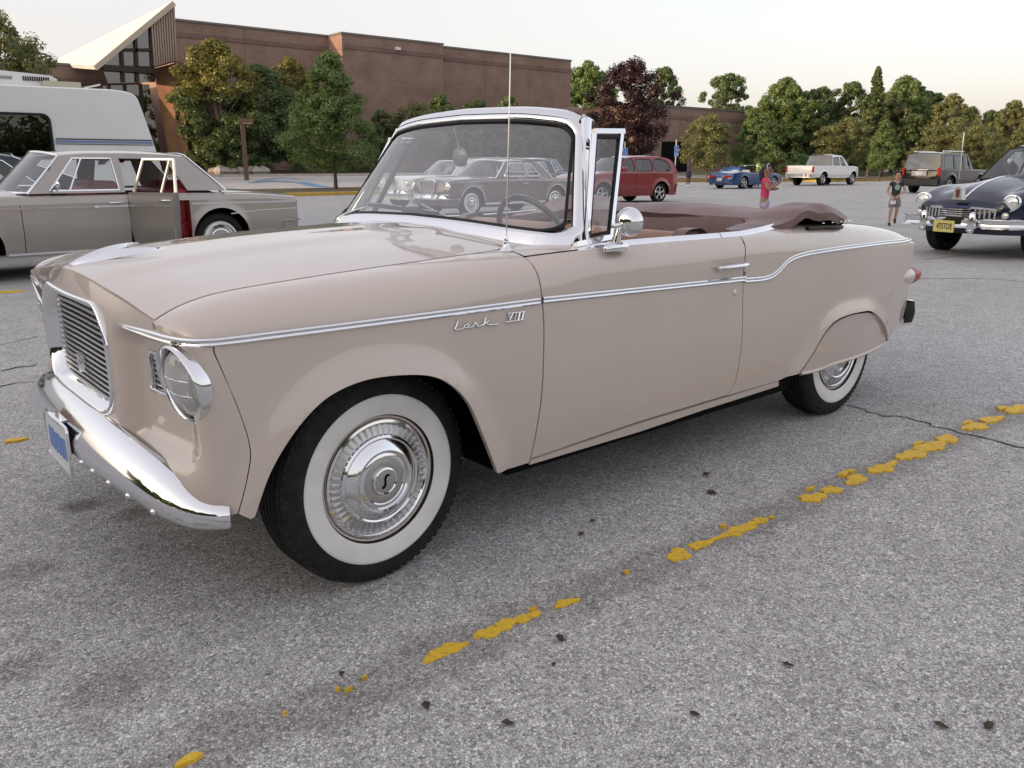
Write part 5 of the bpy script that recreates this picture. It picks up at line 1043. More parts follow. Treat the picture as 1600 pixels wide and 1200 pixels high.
for sg in (-1, 1):
    round_lamp(n.root, (-.70, sg*.655, .77), .098, (-1, 0, .03)); round_lamp(n.root, (-.78, sg*.64, .60), .04, (-1, 0, 0), ALU, LAMPGLASS, 'parking_lamp')
    gd = MB(); G = []
    for z, r in ((.36, .03), (.40, .05), (.46, .055), (.56, .052), (.61, .045), (.64, .03), (.65, .004)): G.append([(-1.06+.04*math.cos(a)*r/.05, sg*.36+r*math.sin(a), z) for a in np.linspace(0, 2*np.pi, 16, endpoint=False)])
    gd.grid(G, False, True); gq = gd.build('bumper_guard', CHROME, n.root, 60)
    for z in (.40, .43, .46): MB().box((-1.10, sg*.36, z), (.012, .08, .012)).build('guard_rib', CHROME, gq)
    bar(n.root, 'grille_moulding', [(-.885+.14*abs(y/.6)**2.2, y*sg, .70-.03*(abs(y)/.6)**2) for y in np.linspace(.20, .58, 8)], [(-.018, -.01), (-.014, .014), (.014, .014), (.018, -.01)], CHROME)
    for k in (.27, .33, .39, .45, .51): MB().box((-.86+.12*(k/.6)**2.2, sg*k, .62), (.05, .022, .12)).build('grille_tooth', ALU, n.root)
for k in np.linspace(.555, .675, 5): bar(n.root, 'grille_bar', [(-.905+.02*(y/.24)**2, y, k) for y in np.linspace(-.24, .24, 7)], [(-.007, -.01), (-.006, .010), (.006, .010), (.007, -.01)], CHROME)
MB().grid([[(-.845+.14*abs(y/.6)**2.2, y, z) for z in (.52, .69)] for y in np.linspace(-.58, .58, 16)]).build('grille_backing', BLACK, n.root)
MB().box((-.90, 0, .705), (.02, .40, .03)).build('name_bar', pm('blue_badge', (.10, .10, .22), .3, .6), n.root)
sh = MB(); sh.prism([(-.085, .80), (.085, .80), (.065, .83), (.055, .95), (0, .985), (-.055, .95), (-.065, .83)], -.90, -.82, 'x'); eb = sh.build('hood_emblem', ALU, n.root, 30); MB().prism([(-.022, .83), (.022, .83), (.026, .93), (0, .95), (-.026, .93)], -.91, -.899, 'x').build('emblem_inlay', pm('inlay_bronze', (.16, .07, .05), .35, .6), eb)
MB().sweep([(x, 0, float(n.deck(np.array([x]), np.array([0.]))[0, 2])+.004) for x in np.linspace(-.72, .5, 12)], (0, 0, 1), [(-.012, 0), (-.008, .012), (.008, .012), (.012, 0)]).build('hood_strip', CHROME, n.root, 50)
PLY = pm('plate_yellow', (.62, .56, .18), .4); pq = MB(); pq.prism(rrect(-.155, .155, -.08, .08, .012, 3)+[.03, .44], -1.075, -1.068, 'x'); pp = pq.build('license_plate', PLY, n.root, 30)
text3d('47STDE', .115, (-1.0765, .02, .435), (math.pi/2, 0, -math.pi/2), pm('plate_black', (.04, .04, .03), .5), 'plate_number', pp, .001, .235, .0015)
MB().tube([(.30, .80, .90), (.32, .83, 1.75)], .006, 6).build('antenna', CHROME, n.root)
bar(n.root, 'side_spear', [(.2, -.905, .62), (.8, -.905, .62)], LT, CHROME, (0, -1, 0)); bar(n.root, 'side_spear', [(.1, -.905, .53), (.8, -.905, .53)], LT, CHROME, (0, -1, 0))
# ================================================================== buildings, kerbs, lamps, signs
def brick(name, c0, c1, c2):
    m = pm(name, c0, .85, spec=.2); tc = nd(m, 'ShaderNodeTexCoord'); mp = nd(m, 'ShaderNodeMapping'); lk(m, tc.outputs['Object'], mp.inputs[0])
    sx = nd(m, 'ShaderNodeSeparateXYZ'); lk(m, mp.outputs[0], sx.inputs[0]); ad = nd(m, 'ShaderNodeMath', operation='ADD'); lk(m, sx.outputs[0], ad.inputs[0]); lk(m, sx.outputs[1], ad.inputs[1])
    cx = nd(m, 'ShaderNodeCombineXYZ'); lk(m, ad.outputs[0], cx.inputs[0]); lk(m, sx.outputs[2], cx.inputs[1])
    b = nd(m, 'ShaderNodeTexBrick'); b.inputs['Scale'].default_value = 1.; b.inputs['Brick Width'].default_value = .40; b.inputs['Row Height'].default_value = .10; b.inputs['Mortar Size'].default_value = .008
    b.inputs['Color1'].default_value = (*c0, 1); b.inputs['Color2'].default_value = (*c1, 1); b.inputs['Mortar'].default_value = (*c2, 1); lk(m, cx.outputs[0], b.inputs['Vector'])
    n = nd(m, 'ShaderNodeTexNoise', i_Scale=.6); n.inputs['Detail'].default_value = 7; lk(m, tc.outputs['Object'], n.inputs['Vector']); r = ramp(m, n.outputs[0], [(.3, (.82, .80, .80)), (.7, (1.1, 1.1, 1.1))])
    q = nd(m, 'ShaderNodeMix', data_type='RGBA', blend_type='MULTIPLY'); q.inputs[0].default_value = 1; lk(m, b.outputs[0], q.inputs[6]); lk(m, r.outputs[0], q.inputs[7]); lk(m, q.outputs[2], bsdf(m).inputs['Base Color']); return m
BRICK = brick('brown_brick', (.30, .20, .158), (.24, .165, .130), (.32, .245, .205)); BRICK2 = brick('sunlit_brick', (.26, .15, .095), (.22, .125, .08), (.25, .18, .13))  # second brick is for the pier, with orange sunlight put into its colour
COPING = pm('coping_metal', (.16, .15, .14), .5, .3); WROOF = noisy(pm('white_roof', (.62, .63, .62), .55), .8, (.56, .57, .56), (.66, .67, .66)); BRONZE = pm('bronze_frame', (.035, .028, .024), .4, .5)
STORE = glassmat('shop_glass', (.10, .11, .12), .12)
mall = tag(empty('mall_building', (36, 63, 0)), 'large windowless brown brick mall building with sloping white entrance roof', 'building')
def mpart(mb, name, mat, par=None, ang=30): 
    o = mb.build(name, mat, par or mall, ang); o.location = (-36, -63, 0) if par is None else (0, 0, 0); return o
ZG = .3
for nm, x0, x1, y0, y1, z1 in (('wall', 23.0, 36.4, 66.0, 92, 12.0), ('wall', 36.4, 46.9, 63.6, 92.2, 12.0), ('wall', 46.9, 64.4, 64.6, 91.8, 11.95), ('wall', 64.4, 104, 54.2, 90, 7.0), ('wall', -30, 19.5, 63.2, 90, 7.9)):
    w = mpart(MB().box(((x0+x1)/2, (y0+y1)/2, (z1+ZG)/2), (x1-x0, y1-y0, z1-ZG)), nm, BRICK)
    for k in range(1, int((x1-x0)/5.8)): mpart(MB().box((x0+k*5.8, y0-.004, (z1+ZG)/2), (.05, .03, z1-ZG-.3)), 'expansion_joint', COPING, w)
    for a, b in ((z1+.06, .16),): mpart(MB().box(((x0+x1)/2, (y0+y1)/2, a), (x1-x0+.16, y1-y0+.16, b)), 'coping', COPING, w)
    mpart(MB().box(((x0+x1)/2, y0-.03, z1-1.0), (x1-x0-.3, .06, .35)), 'soldier_course', brick('dark_brick', (.21, .14, .12), (.18, .12, .10), (.24, .19, .17)), w)
def F(px, py, y=58.3): q = hit(px, py, 1, y); return (q[0], q[2])
T_, L_, B_ = hit(270, 1, 1, 58.0), hit(146, 103, 1, 58.0), hit(78, 98, 2, 8.5)
V = np.array([T_, L_, B_]); off = np.array([.10, .0, -.22]); mpart(MB().add(np.vstack([V, V+off]), [(0, 2, 1), (3, 4, 5), (0, 1, 4, 3), (1, 2, 5, 4), (2, 0, 3, 5)]), 'entrance_roof', WROOF)
fas = MB(); fas.sweep([L_+[.1, -.05, -.12], T_+[.05, -.05, -.16]], (0, -1, 0), [(-.16, -.1), (-.16, .06), (.16, .06), (.16, -.1)]); mpart(fas, 'fascia', pm('pale_fascia', (.5, .42, .33), .5))
gl = np.array([F(160, 104), F(236, 40), F(240, 128), F(170, 130)]); g = MB(); g.prism(gl, 58.5, 58.45, 'y'); mpart(g, 'entrance_glazing', STORE)
for a, b in (((190, 78), (193, 128)), ((212, 60), (215, 128)), ((160, 104), (238, 106)), ((236, 40), (240, 128)), ((190, 78), (236, 78))):
    p0, p1 = F(*a, 58.3), F(*b, 58.3); mpart(MB().sweep([(p0[0], 58.3, p0[1]), (p1[0], 58.3, p1[1])], (0, -1, 0), [(-.09, -.1), (-.09, .1), (.09, .1), (.09, -.1)]), 'mullion', BRONZE)
for k in range(10):
    t = k/9.; a = np.array(F(236+34*t, 34-27*t+3)); b = np.array(F(241+33*t, 104-9*t)); mpart(MB().sweep([(a[0], 58.25, a[1]), (b[0], 58.25, b[1])], (0, -1, 0), [(-.055, -.15), (-.055, .15), (.055, .15), (.055, -.15)]), 'fin', pm('copper_fin', (.36, .27, .22), .5, .1))
bb = np.array([F(236, 36), F(270, 6), F(277, 96), F(241, 106)]); mpart(MB().prism(bb, 58.75, 58.70, 'y'), 'fin_backing', BRONZE)
ptl, ptr = hit(240, 107, 1, 61.0), hit(279, 97, 1, 57.8); pbl, pbr = hit(266, 240, 1, 61.0), hit(296, 240, 1, 57.8); pbl[2] = pbr[2] = .3; fr4 = np.array([ptl, ptr, pbr, pbl]); bk4 = fr4+np.array([3.2, 2.6, 0]); mpart(MB().add(np.vstack([fr4, bk4]), [(3, 2, 1, 0), (4, 5, 6, 7), (0, 1, 5, 4), (1, 2, 6, 5), (2, 3, 7, 6), (3, 0, 4, 7)]), 'entrance_pier', BRICK2)
lw = np.array([F(168, 132), F(241, 130), F(262, 250), F(172, 250)]); lw[2, 1] = lw[3, 1] = .3; mpart(MB().prism(lw, 59.5, 59.4, 'y'), 'entrance_doors', STORE)
for px in (170, 195, 220): a, b = F(px, 131, 59.3), F(px+10, 250, 59.3); mpart(MB().sweep([(a[0], 59.3, a[1]), (b[0], 59.3, b[1])], (0, -1, 0), [(-.08, -.08), (-.08, .08), (.08, .08), (.08, -.08)]), 'mullion', BRONZE)
a, b = F(160, 107), F(242, 128); mpart(MB().box(((F(160, 107)[0]+F(242, 107)[0])/2, 58.2, F(200, 106)[1]-.1), (F(242, 107)[0]-F(158, 107)[0], .4, .35)), 'lintel', BRONZE)
dome = MB(); dc = hit(399, 47, 1, 70); dome.lathe([(.55, -.3), (.55, .1), (.42, .4), (.2, .52), (.001, .55)], 20, (dc[0], 70, 12.2), 'z'); mpart(dome, 'roof_ventilator', ALU)
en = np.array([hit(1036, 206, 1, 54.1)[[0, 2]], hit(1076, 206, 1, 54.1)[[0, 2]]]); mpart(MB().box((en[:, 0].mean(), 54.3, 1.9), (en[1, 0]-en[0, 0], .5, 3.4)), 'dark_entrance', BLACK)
wl = hit(621, 76, 1, 63.5); mpart(MB().box((wl[0], 63.45, wl[2]), (.5, .25, .25)), 'flood_lamp', pm('lamp_white', (.7, .7, .7), .4))
# ---- parked travel trailer
RVW = noisy(pm('trailer_white', (.78, .78, .765), .4, coat=.3), 1.2, (.75, .75, .735), (.80, .80, .785)); rv = tag(empty('travel_trailer', (1, 16.2, 0)), 'white travel trailer with dark window, blue stripe and roof air conditioner', 'trailer')
def rpart(mb, name, mat, par=None, ang=35): o = mb.build(name, mat, par or rv, ang); o.location = (-1, -16.2, 0) if par is None else (0, 0, 0); return o
prof = np.array([(-5.5, .55), (4.72, .55), (4.62, 1.2), (4.50, 1.75), (4.34, 2.40), (4.27, 2.58), (4.12, 2.66), (3.8, 2.69), (0, 2.66), (-5.3, 2.62), (-5.5, 2.5)]); prof = np.vstack([prof[:3], crom(prof[2:8], 4), prof[8:]])
b = MB(); cen = prof.mean(0); b.grid([[(cen[0]+(p[0]-cen[0])*(1-k*.01), y, cen[1]+(p[1]-cen[1])*(1-k*.035)) for p in prof] for y, k in ((15.0, 1.6), (15.02, .8), (15.08, .2), (15.16, 0), (17.3, 0), (17.42, .6), (17.45, 1.6))], False, True)
q = cen+(prof-cen)*[1-.016, 1-.056]; b.prism(q, 15.0, 15.004, 'y'); shell = rpart(b, 'shell', RVW)
wnd = rrect(-1.2, 2.66, 1.40, 2.17, .12); rpart(MB().prism(wnd, 14.985, 15.0, 'y'), 'window', glassmat('trailer_glass', (.03, .03, .035), .05)); rpart(MB().sweep([(a, 14.985, b_) for a, b_ in wnd], (0, -1, 0), [(-.025, 0), (-.02, .012), (.02, .012), (.025, 0)], True), 'window_frame', SEAL)
rpart(MB().box((3.6, 14.992, 1.745), (1.74, .012, .022)), 'stripe', pm('stripe_dark', (.06, .065, .08), .5)); rpart(MB().box((3.6, 14.992, 1.70), (1.76, .012, .035)), 'stripe', pm('stripe_blue', (.16, .24, .45), .5)); rpart(MB().box((3.6, 14.992, 1.655), (1.78, .012, .012)), 'stripe', MATS['stripe_dark'])
ac = MB(); ap = np.array([(1.75, 2.69), (3.02, 2.69), (3.02, 2.86), (2.92, 2.92), (2.1, 2.96), (1.95, 2.93), (1.76, 2.78)]); ac.prism(ap, 15.6, 16.4, 'y'); aco = rpart(ac, 'air_conditioner', RVW, None, 30)
for k in range(12): rpart(MB().box((2.45+k*.038, 15.59, 2.84), (.018, .02, .08)), 'vent_slot', BLACK, aco)
rpart(MB().box((2.12, 15.592, 2.84), (.28, .01, .05)), 'maker_plate', pm('plate_grey', (.3, .3, .3), .4, .5), aco); rpart(MB().box((3.05, 15.55, 2.75), (.62, .5, .10)), 'roof_vent', pm('cream_plastic', (.5, .48, .36), .5)); rpart(MB().box((3.55, 15.4, 2.74), (.3, .3, .03), 0, .0, -.25), 'roof_antenna', RVW)
rpart(MB().box((-.4, 16.2, .45), (9.6, 1.9, .2)), 'chassis', BLACK)
for x in (-1.2, -.35):
    for sg in (-1, 1): 
        w_ = gwheel(rv, x-1, sg*1.0, .34, sg)
# ---- lamp post, signs
lp = gnd(385, 270, .5); lamp = tag(empty('lamp_post', (31, 62.5*0+72.5*0+63.0, .3)), 'brown square lamp post with box head beside the shrub bed', 'lamp post'); lb = hit(384, 262, 1, 50.0); lt = hit(379, 184, 1, 50.0)
lamp.location = (lb[0], 50.0, float(gz(0, 50))); BRN = pm('brown_post', (.12, .07, .045), .5)
MB().box((0, 0, (lt[2]-.4)/2), (.22, .22, lt[2]-.4)).build('post', BRN, lamp); hd2 = MB().box((.22, -.1, lt[2]-.5), (.75, .5, .26)).build('lamp_head', BRN, lamp); MB().box((.24, -.1, lt[2]-.65), (.62, .4, .05)).build('diffuser', pm('warm_diffuser', (.75, .6, .35), .4), hd2)
BLUE = pm('sign_blue', (.035, .17, .55), .45); SW = pm('sign_white', (.75, .75, .75), .5)
def hsign(px, pyb, pyt, nm, y):
    b = hit(px, pyb, 1, y); z1 = hit(px, pyt, 1, y)[2]; r = tag(empty('parking_sign', (b[0], y, 0)), nm, 'sign', 'blue accessible parking signs')
    MB().box((0, 0, (z1+.35)/2), (.06, .06, z1+.35)).build('post', ALU, r); w, h_ = .42, .72; zc = z1-.36
    pn = MB().prism(rrect(-w/2, w/2, -h_/2, h_/2, .04)+[0, zc], -.06, -.04, 'y').build('sign_panel', BLUE, r, 30)
    MB().sweep([(a, -.062, b_) for a, b_ in rrect(-w/2+.02, w/2-.02, -h_/2+.02, h_/2-.02, .03)+[0, zc]], (0, -1, 0), [(-.008, 0), (0, .004), (.008, 0)], True).build('border', SW, pn)
    s = MB(); s.lathe([(.028, 0), (.001, -.004)], 12, (-.03, -.066, zc+.25)); s.tube([(-.03, -.066, zc+.21), (-.025, -.066, zc+.11), (.05, -.066, zc+.11), (.09, -.066, zc+.02)], .014, 6); s.tube([(-.03, -.066, zc+.17), (.04, -.066, zc+.17)], .011, 6); s.tube([(.01+.085*math.cos(t), -.066, zc+.06+.085*math.sin(t)) for t in np.linspace(2.2, 6.0, 14)], .012, 6); s.build('wheelchair_symbol', SW, pn, 60)
    for k, (wd, z_) in enumerate(((.30, -.14), (.22, -.20), (.26, -.27))): MB().box((0, -.064, zc+z_), (wd, .006, .028)).build('text_line', SW, pn)
    return r
hsign(1053, 300, 227, 'blue accessible parking sign between the maroon wagon and the man in shorts', 33.5); hsign(974, 300, 231, 'blue accessible parking sign rising behind the roof of the maroon wagon', 32.0)
# ---- planting islands with yellow kerbs, lawns
KY = noisy(pm('yellow_kerb', (.5, .32, .06), .7), 3, (.42, .27, .06), (.55, .36, .06)); DIRT = noisy(pm('mulch', (.10, .085, .05), .95), 4, (.07, .06, .03), (.16, .13, .08), bump=.6, bscale=30); GRASS = noisy(pm('lawn_grass', (.09, .13, .04), .95), 1.5, (.07, .10, .03), (.15, .15, .07), bump=.6, bscale=25)
CONC = noisy(pm('concrete', (.42, .38, .33), .85), 3, (.37, .33, .29), (.47, .43, .38))
def island(x0, x1, y0, y1, r, fill, kerb=KY, name='planting_island', z0=0.):
    O = rrect(x0, x1, y0, y1, r, 6); n = len(O); zz = np.array([float(gz(a, b)) for a, b in O])
    f = MB(); f.add([(a, b, z+.125) for (a, b), z in zip(inset(O, .12), zz)], [tuple(range(n))]); o = f.build(name, fill); tag(o, kind='structure')
    k = MB(); k.grid(np.stack([np.c_[O, zz-.02], np.c_[O, zz+.12], np.c_[inset(O, .03), zz+.15], np.c_[inset(O, .16), zz+.15], np.c_[inset(O, .16), zz+.05]], 0), False, True); k.build('kerb', kerb, o, 30); return o
island(10.5, 24., 30.0, 36.5, .8, DIRT); island(42, 60, 38.2, 43.5, .8, DIRT); island(60, 95, 31.5, 36.0, .8, DIRT); island(64.5, 105, 44, 52, .8, GRASS, CONC); island(8, 62, 53.5, 62.5, 1., DIRT, CONC); island(98, 200, -20, 24, 1., GRASS, CONC); island(98, 200, 26, 40, 1., GRASS, KY)
bm = MB()
def ground_paint(pts, w, mat, name):
    P = resamp(np.array([gnd(a, b) for a, b in pts]), .5); P[:, 2] = gz(P[:, 0], P[:, 1])+.006; T = np.gradient(P, axis=0); T /= np.linalg.norm(T, axis=1)[:, None]; S = np.stack([-T[:, 1], T[:, 0], 0*T[:, 0]], 1); MB().grid(np.stack([P-S*w/2, P+S*w/2], 1)).build(name, mat, lot)
BP = noisy(pm('blue_line_paint', (.08, .22, .42), .7), 2, (.06, .18, .36), (.12, .28, .46)); ground_paint([(385, 291), (430, 289.5), (470, 290), (510, 293)], 1.0, BP, 'blue_marking'); ground_paint([(400, 290), (440, 287.5), (475, 288)], .4, BP, 'blue_marking')
# stones along the bed
rg2 = random.Random(9)
for k in range(16):
    a = gnd(330+k*5.2, 268, .62); m = MB(); r = rg2.uniform(.35, .7); G = []
    for ph in np.linspace(-1.4, 1.4, 5): G.append([(r*math.cos(ph)*math.cos(t)*(1+.2*math.sin(3*t+k)), r*.7*math.cos(ph)*math.sin(t), r*.55*math.sin(ph)*(1+.15*math.cos(2*t+k))+r*.2) for t in np.linspace(0, 2*np.pi, 9, endpoint=False)])
    st_ = m.grid(G, False, True).build('bed_stone', CONC, None, 30); x_ = hit(330+k*5.2, 262, 1, 55.5)[0]; st_.location = (x_, 55.0+rg2.uniform(-.3, .3), .72); st_.rotation_euler[2] = rg2.uniform(0, 3); tag(st_, 'pale boulder edging the shrub bed by the lamp post', 'stone', 'boulders along the shrub bed')
# ================================================================== trees
def leafmat(name, c0, c1, c2):
    m = bpy.data.materials.new(name); m.use_nodes = True; out = m.node_tree.nodes['Material Output']; m.node_tree.nodes.remove(bsdf(m))
    g = nd(m, 'ShaderNodeNewGeometry'); r = ramp(m, g.outputs['Random Per Island'], [(0, c0), (.55, c1), (1, c2)])
    tc = nd(m, 'ShaderNodeTexCoord'); n = nd(m, 'ShaderNodeTexNoise', i_Scale=.9); lk(m, tc.outputs['Object'], n.inputs['Vector']); rr = ramp(m, n.outputs[0], [(.3, (.72, .76, .7)), (.7, (1.2, 1.15, 1.1))])
    q = nd(m, 'ShaderNodeMix', data_type='RGBA', blend_type='MULTIPLY'); q.inputs[0].default_value = 1; lk(m, r.outputs[0], q.inputs[6]); lk(m, rr.outputs[0], q.inputs[7])
    d = nd(m, 'ShaderNodeBsdfDiffuse'); t = nd(m, 'ShaderNodeBsdfTranslucent'); gl = nd(m, 'ShaderNodeBsdfGlossy'); gl.inputs['Roughness'].default_value = .45
    lk(m, q.outputs[2], d.inputs[0]); lk(m, q.outputs[2], t.inputs[0]); mx1 = nd(m, 'ShaderNodeMixShader'); mx1.inputs[0].default_value = .45; lk(m, d.outputs[0], mx1.inputs[1]); lk(m, t.outputs[0], mx1.inputs[2])
    mx2 = nd(m, 'ShaderNodeMixShader'); mx2.inputs[0].default_value = .04; lk(m, mx1.outputs[0], mx2.inputs[1]); lk(m, gl.outputs[0], mx2.inputs[2]); lk(m, mx2.outputs[0], out.inputs[0]); return m
LG = leafmat('leaf_green', (.13, .195, .06), (.17, .25, .08), (.21, .30, .105)); LD = leafmat('leaf_dark', (.09, .14, .054), (.125, .185, .068), (.16, .22, .085)); LSUN = leafmat('leaf_sunlit', (.18, .185, .05), (.24, .24, .06), (.30, .28, .075)); LM = leafmat('leaf_maroon', (.035, .016, .018), (.055, .026, .028), (.08, .038, .038)); LO = leafmat('leaf_olive', (.145, .175, .065), (.19, .215, .08), (.23, .245, .10))
BARK = noisy(pm('bark', (.09, .07, .055), .95), 6, (.06, .047, .037), (.13, .105, .085), bump=.8, bscale=24)
def leaves_mesh(name, C, R, n, size, mat, seed, flat=0):
    n = int(n*1.3); size *= .86
    rng = np.random.default_rng(seed); k = rng.integers(0, len(C), n); d = rng.normal(size=(n, 3)); d /= np.linalg.norm(d, axis=1)[:, None]; rad = rng.random(n)**.45
    P = C[k]+d*(R[k]*rad)[:, None]*[1, 1, .78]
    N = d*1.3+rng.normal(size=(n, 3))*.45+[0, 0, .5]; N /= np.linalg.norm(N, axis=1)[:, None]; a = rng.normal(size=(n, 3)); U = np.cross(N, a); U /= np.linalg.norm(U, axis=1)[:, None]; Wv = np.cross(N, U); s = size*rng.uniform(.6, 1.25, n)[:, None]
    V = np.stack([P-U*s, P-Wv*s*.55+N*s*.12, P+U*s, P+Wv*s*.55+N*s*.12], 1).reshape(-1, 3).astype(np.float32)
    me = bpy.data.meshes.new(name); me.vertices.add(4*n); me.vertices.foreach_set('co', V.ravel()); me.loops.add(4*n); me.loops.foreach_set('vertex_index', np.arange(4*n, dtype=np.int32)); me.polygons.add(n); me.polygons.foreach_set('loop_start', np.arange(0, 4*n, 4, dtype=np.int32)); me.update(calc_edges=True)
    for m in (mat if isinstance(mat, (list, tuple)) else [mat]): me.materials.append(m)
    return me
TREES = {}
def tree_proto(kind, h, cr, z0, shape, n, size, mat, seed, trunk_r=.14, nclump=110, cz=.28, topmat=None):
    rng = np.random.default_rng(seed); C = []; R = []
    lob = [rng.uniform(0, 6.3, 3), rng.uniform(.04, .11, 3)]
    while len(C) < nclump:
        t = rng.random(); a = rng.uniform(0, 2*np.pi); q = rng.random()**.5
        env = {'round': math.sin(math.pi*min(1, t*.94+.06))**.6, 'pear': (1-t)**.65*min(1, (t+.05)*4.5)**.6, 'cone': (1-t)*min(1, (t+.03)*9), 'oval': math.sin(math.pi*min(1, t*.9+.1))**.5, 'vase': math.sin(math.pi*min(1, t*.80+.18))**.7*(.7+.4*t)}[shape]
        env *= 1+sum(lob[1][i]*math.sin((i+2)*a+lob[0][i]+t*4) for i in range(3)); r = env*cr*q
        C.append((r*math.cos(a), r*math.sin(a), z0+(h-z0)*t)); R.append(cr*cz*rng.uniform(.55, 1.15)*(1-.45*t if shape in ('pear', 'cone') else 1-.15*t))
    C = np.array(C); R = np.array(R); me = leaves_mesh(kind+'_crown', C, R, n, size, mat, seed+1)
    tr = MB(); P = [(0, 0, -.15), (.01, 0, .15), (.03*h/8, .02, z0*.7), (.0, .05, z0+.3*(h-z0)), (.05, 0, z0+.75*(h-z0))]; tr.tube(crom(P, 4), np.interp(np.linspace(0, 1, 17), [0, .08, .4, 1], [trunk_r*1.5, trunk_r, trunk_r*.8, trunk_r*.15]), 10)
    for k in range(14):
        c = C[rng.integers(0, len(C))]; b0 = np.array([.02, .02, z0+min(.6*(h-z0), max(-.2, (c[2]-z0)*.45))]); mid = (b0+c)/2+[0, 0, -.05*h*.3]; tr.tube(crom([b0, mid, c], 4), np.linspace(trunk_r*.42, trunk_r*.08, 9), 6)
    t = tr.build(kind+'_trunk', BARK, None, 60); tm = t.data; bpy.data.objects.remove(t); TREES[kind] = (me, tm, h)
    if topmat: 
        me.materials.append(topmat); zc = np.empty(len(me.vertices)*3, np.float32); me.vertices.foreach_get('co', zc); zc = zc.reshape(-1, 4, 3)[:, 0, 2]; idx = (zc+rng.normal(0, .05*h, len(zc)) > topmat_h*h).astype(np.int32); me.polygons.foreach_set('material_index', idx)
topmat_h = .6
def place_tree(kind, x, y, h, label, rz=0., wscale=1., group=None, name='tree', cat='tree'):
    me, tm, h0 = TREES[kind]; r = tag(empty(name, (x, y, float(gz(x, y))), rz), label, cat, group); k = h/h0; r.scale = (k*wscale, k*wscale, k)
    for nm, m in (('crown', me), ('trunk', tm)): o = bpy.data.objects.new(nm, m); COL.objects.link(o); o.parent = r
    return r
tree_proto('pear', 7.0, 2.7, 1.45, 'pear', 26000, .085, LG, 5, .11, 190, .24)
tree_proto('mixed', 10., 3.0, 1.2, 'oval', 22000, .14, [LD], 15, .16, 150, .26, LSUN)  # low sunlight on the upper crown is put into the leaf colour
tree_proto('dark', 9., 2.9, 1.0, 'round', 20000, .14, LD, 25, .16, 130, .26)
tree_proto('maroon', 8.2, 3.2, 1.4, 'round', 22000, .12, LM, 35, .16, 150, .24)
tree_proto('small', 5.2, 2.2, 1.3, 'oval', 13000, .10, LO, 45, .09, 110, .26)
tree_proto('smallpear', 5.8, 2.1, 1.3, 'pear', 13000, .10, LG, 55, .09, 110, .28)
tree_proto('tall', 13., 4.6, 1.6, 'oval', 26000, .21, LD, 65, .25, 210, .20)
tree_proto('tall2', 12., 5.0, 2.0, 'round', 26000, .21, LG, 75, .25, 210, .19)
tree_proto('olive', 12., 4.2, 1.6, 'oval', 24000, .20, LO, 85, .22, 200, .19)
tree_proto('spruce', 15., 3.0, 1.5, 'cone', 20000, .20, LD, 95, .2, 340, .15)
tree_proto('shrub', 1.8, 1.2, .1, 'round', 5000, .06, LG, 105, .05, 50, .34)
def at_px(px, y, ztop_px=None, base=None):      # foot on the plane y, height from the top pixel
    x = hit(px, 250, 1, y)[0]
    if ztop_px is None: return x, y
    return x, y, hit(px, ztop_px, 1, y)[2]-float(gz(x, y))
def tpx(kind, px, top, y, label, rz=0, ws=1., group=None, **kw): x, y, h = at_px(px, y, top); return place_tree(kind, x, y, h, label, rz, ws, group, **kw)
c0 = gnd(525, 299); place_tree('pear', c0[0], c0[1], (hit(525, 86, 1, c0[1])[2]), 'bright green pear shaped young tree on the yellow kerbed island', .4, 1.16)
tpx('mixed', 350, 70, 56.0, 'tall tree with painted sunlit top beside the brick entrance pier', 1, 1.2); tpx('mixed', 462, 96, 60.5, 'narrow tree with painted sunlit top behind the lamp post', 3, .85); tpx('dark', 418, 108, 58.5, 'dense dark green tree beside the lamp post', 2, 1.3); tpx('dark', 326, 165, 56.5, 'low dark tree growing just beside the entrance pier', 4, .62)
tpx('small', 30, 34, 52, 'sparse sunlit tree showing above the travel trailer', 0, .8)
for i, (px, top, y, kd, ws) in enumerate(((598, 175, 58, 'dark', 1.0), (650, 165, 57, 'small', 1.2), (690, 150, 60, 'smallpear', 1.3), (745, 160, 60.5, 'dark', 1.2), (795, 152, 59, 'smallpear', 1.1), (850, 180, 57, 'small', 1.2), (890, 172, 59, 'dark', .9), (720, 190, 56, 'dark', 1.2), (820, 200, 56, 'dark', 1.2))):
    tpx(kd, px, top, y, {'dark': 'dark bushy tree against the long brick wall behind the convertible screen', 'small': 'olive round tree against the long brick wall behind the convertible screen', 'smallpear': 'bright pointed tree against the long brick wall behind the convertible screen'}[kd], i*1.3, ws, 'trees along the brick wall')
tpx('maroon', 980, 96, 50, 'dark maroon leaved tree standing before the low brick wing', .5, 1.0)
tpx('tall2', 915, 100, 92, 'bright green tree between the end of the long brick wall and the maroon tree', 1, .8); tpx('tall', 1030, 106, 92, 'dark green tree rising behind the maroon tree over the low wing', 2, .7); tpx('tall', 1128, 117, 105, 'open crowned tree above the low brick wing roof', .3, .9)
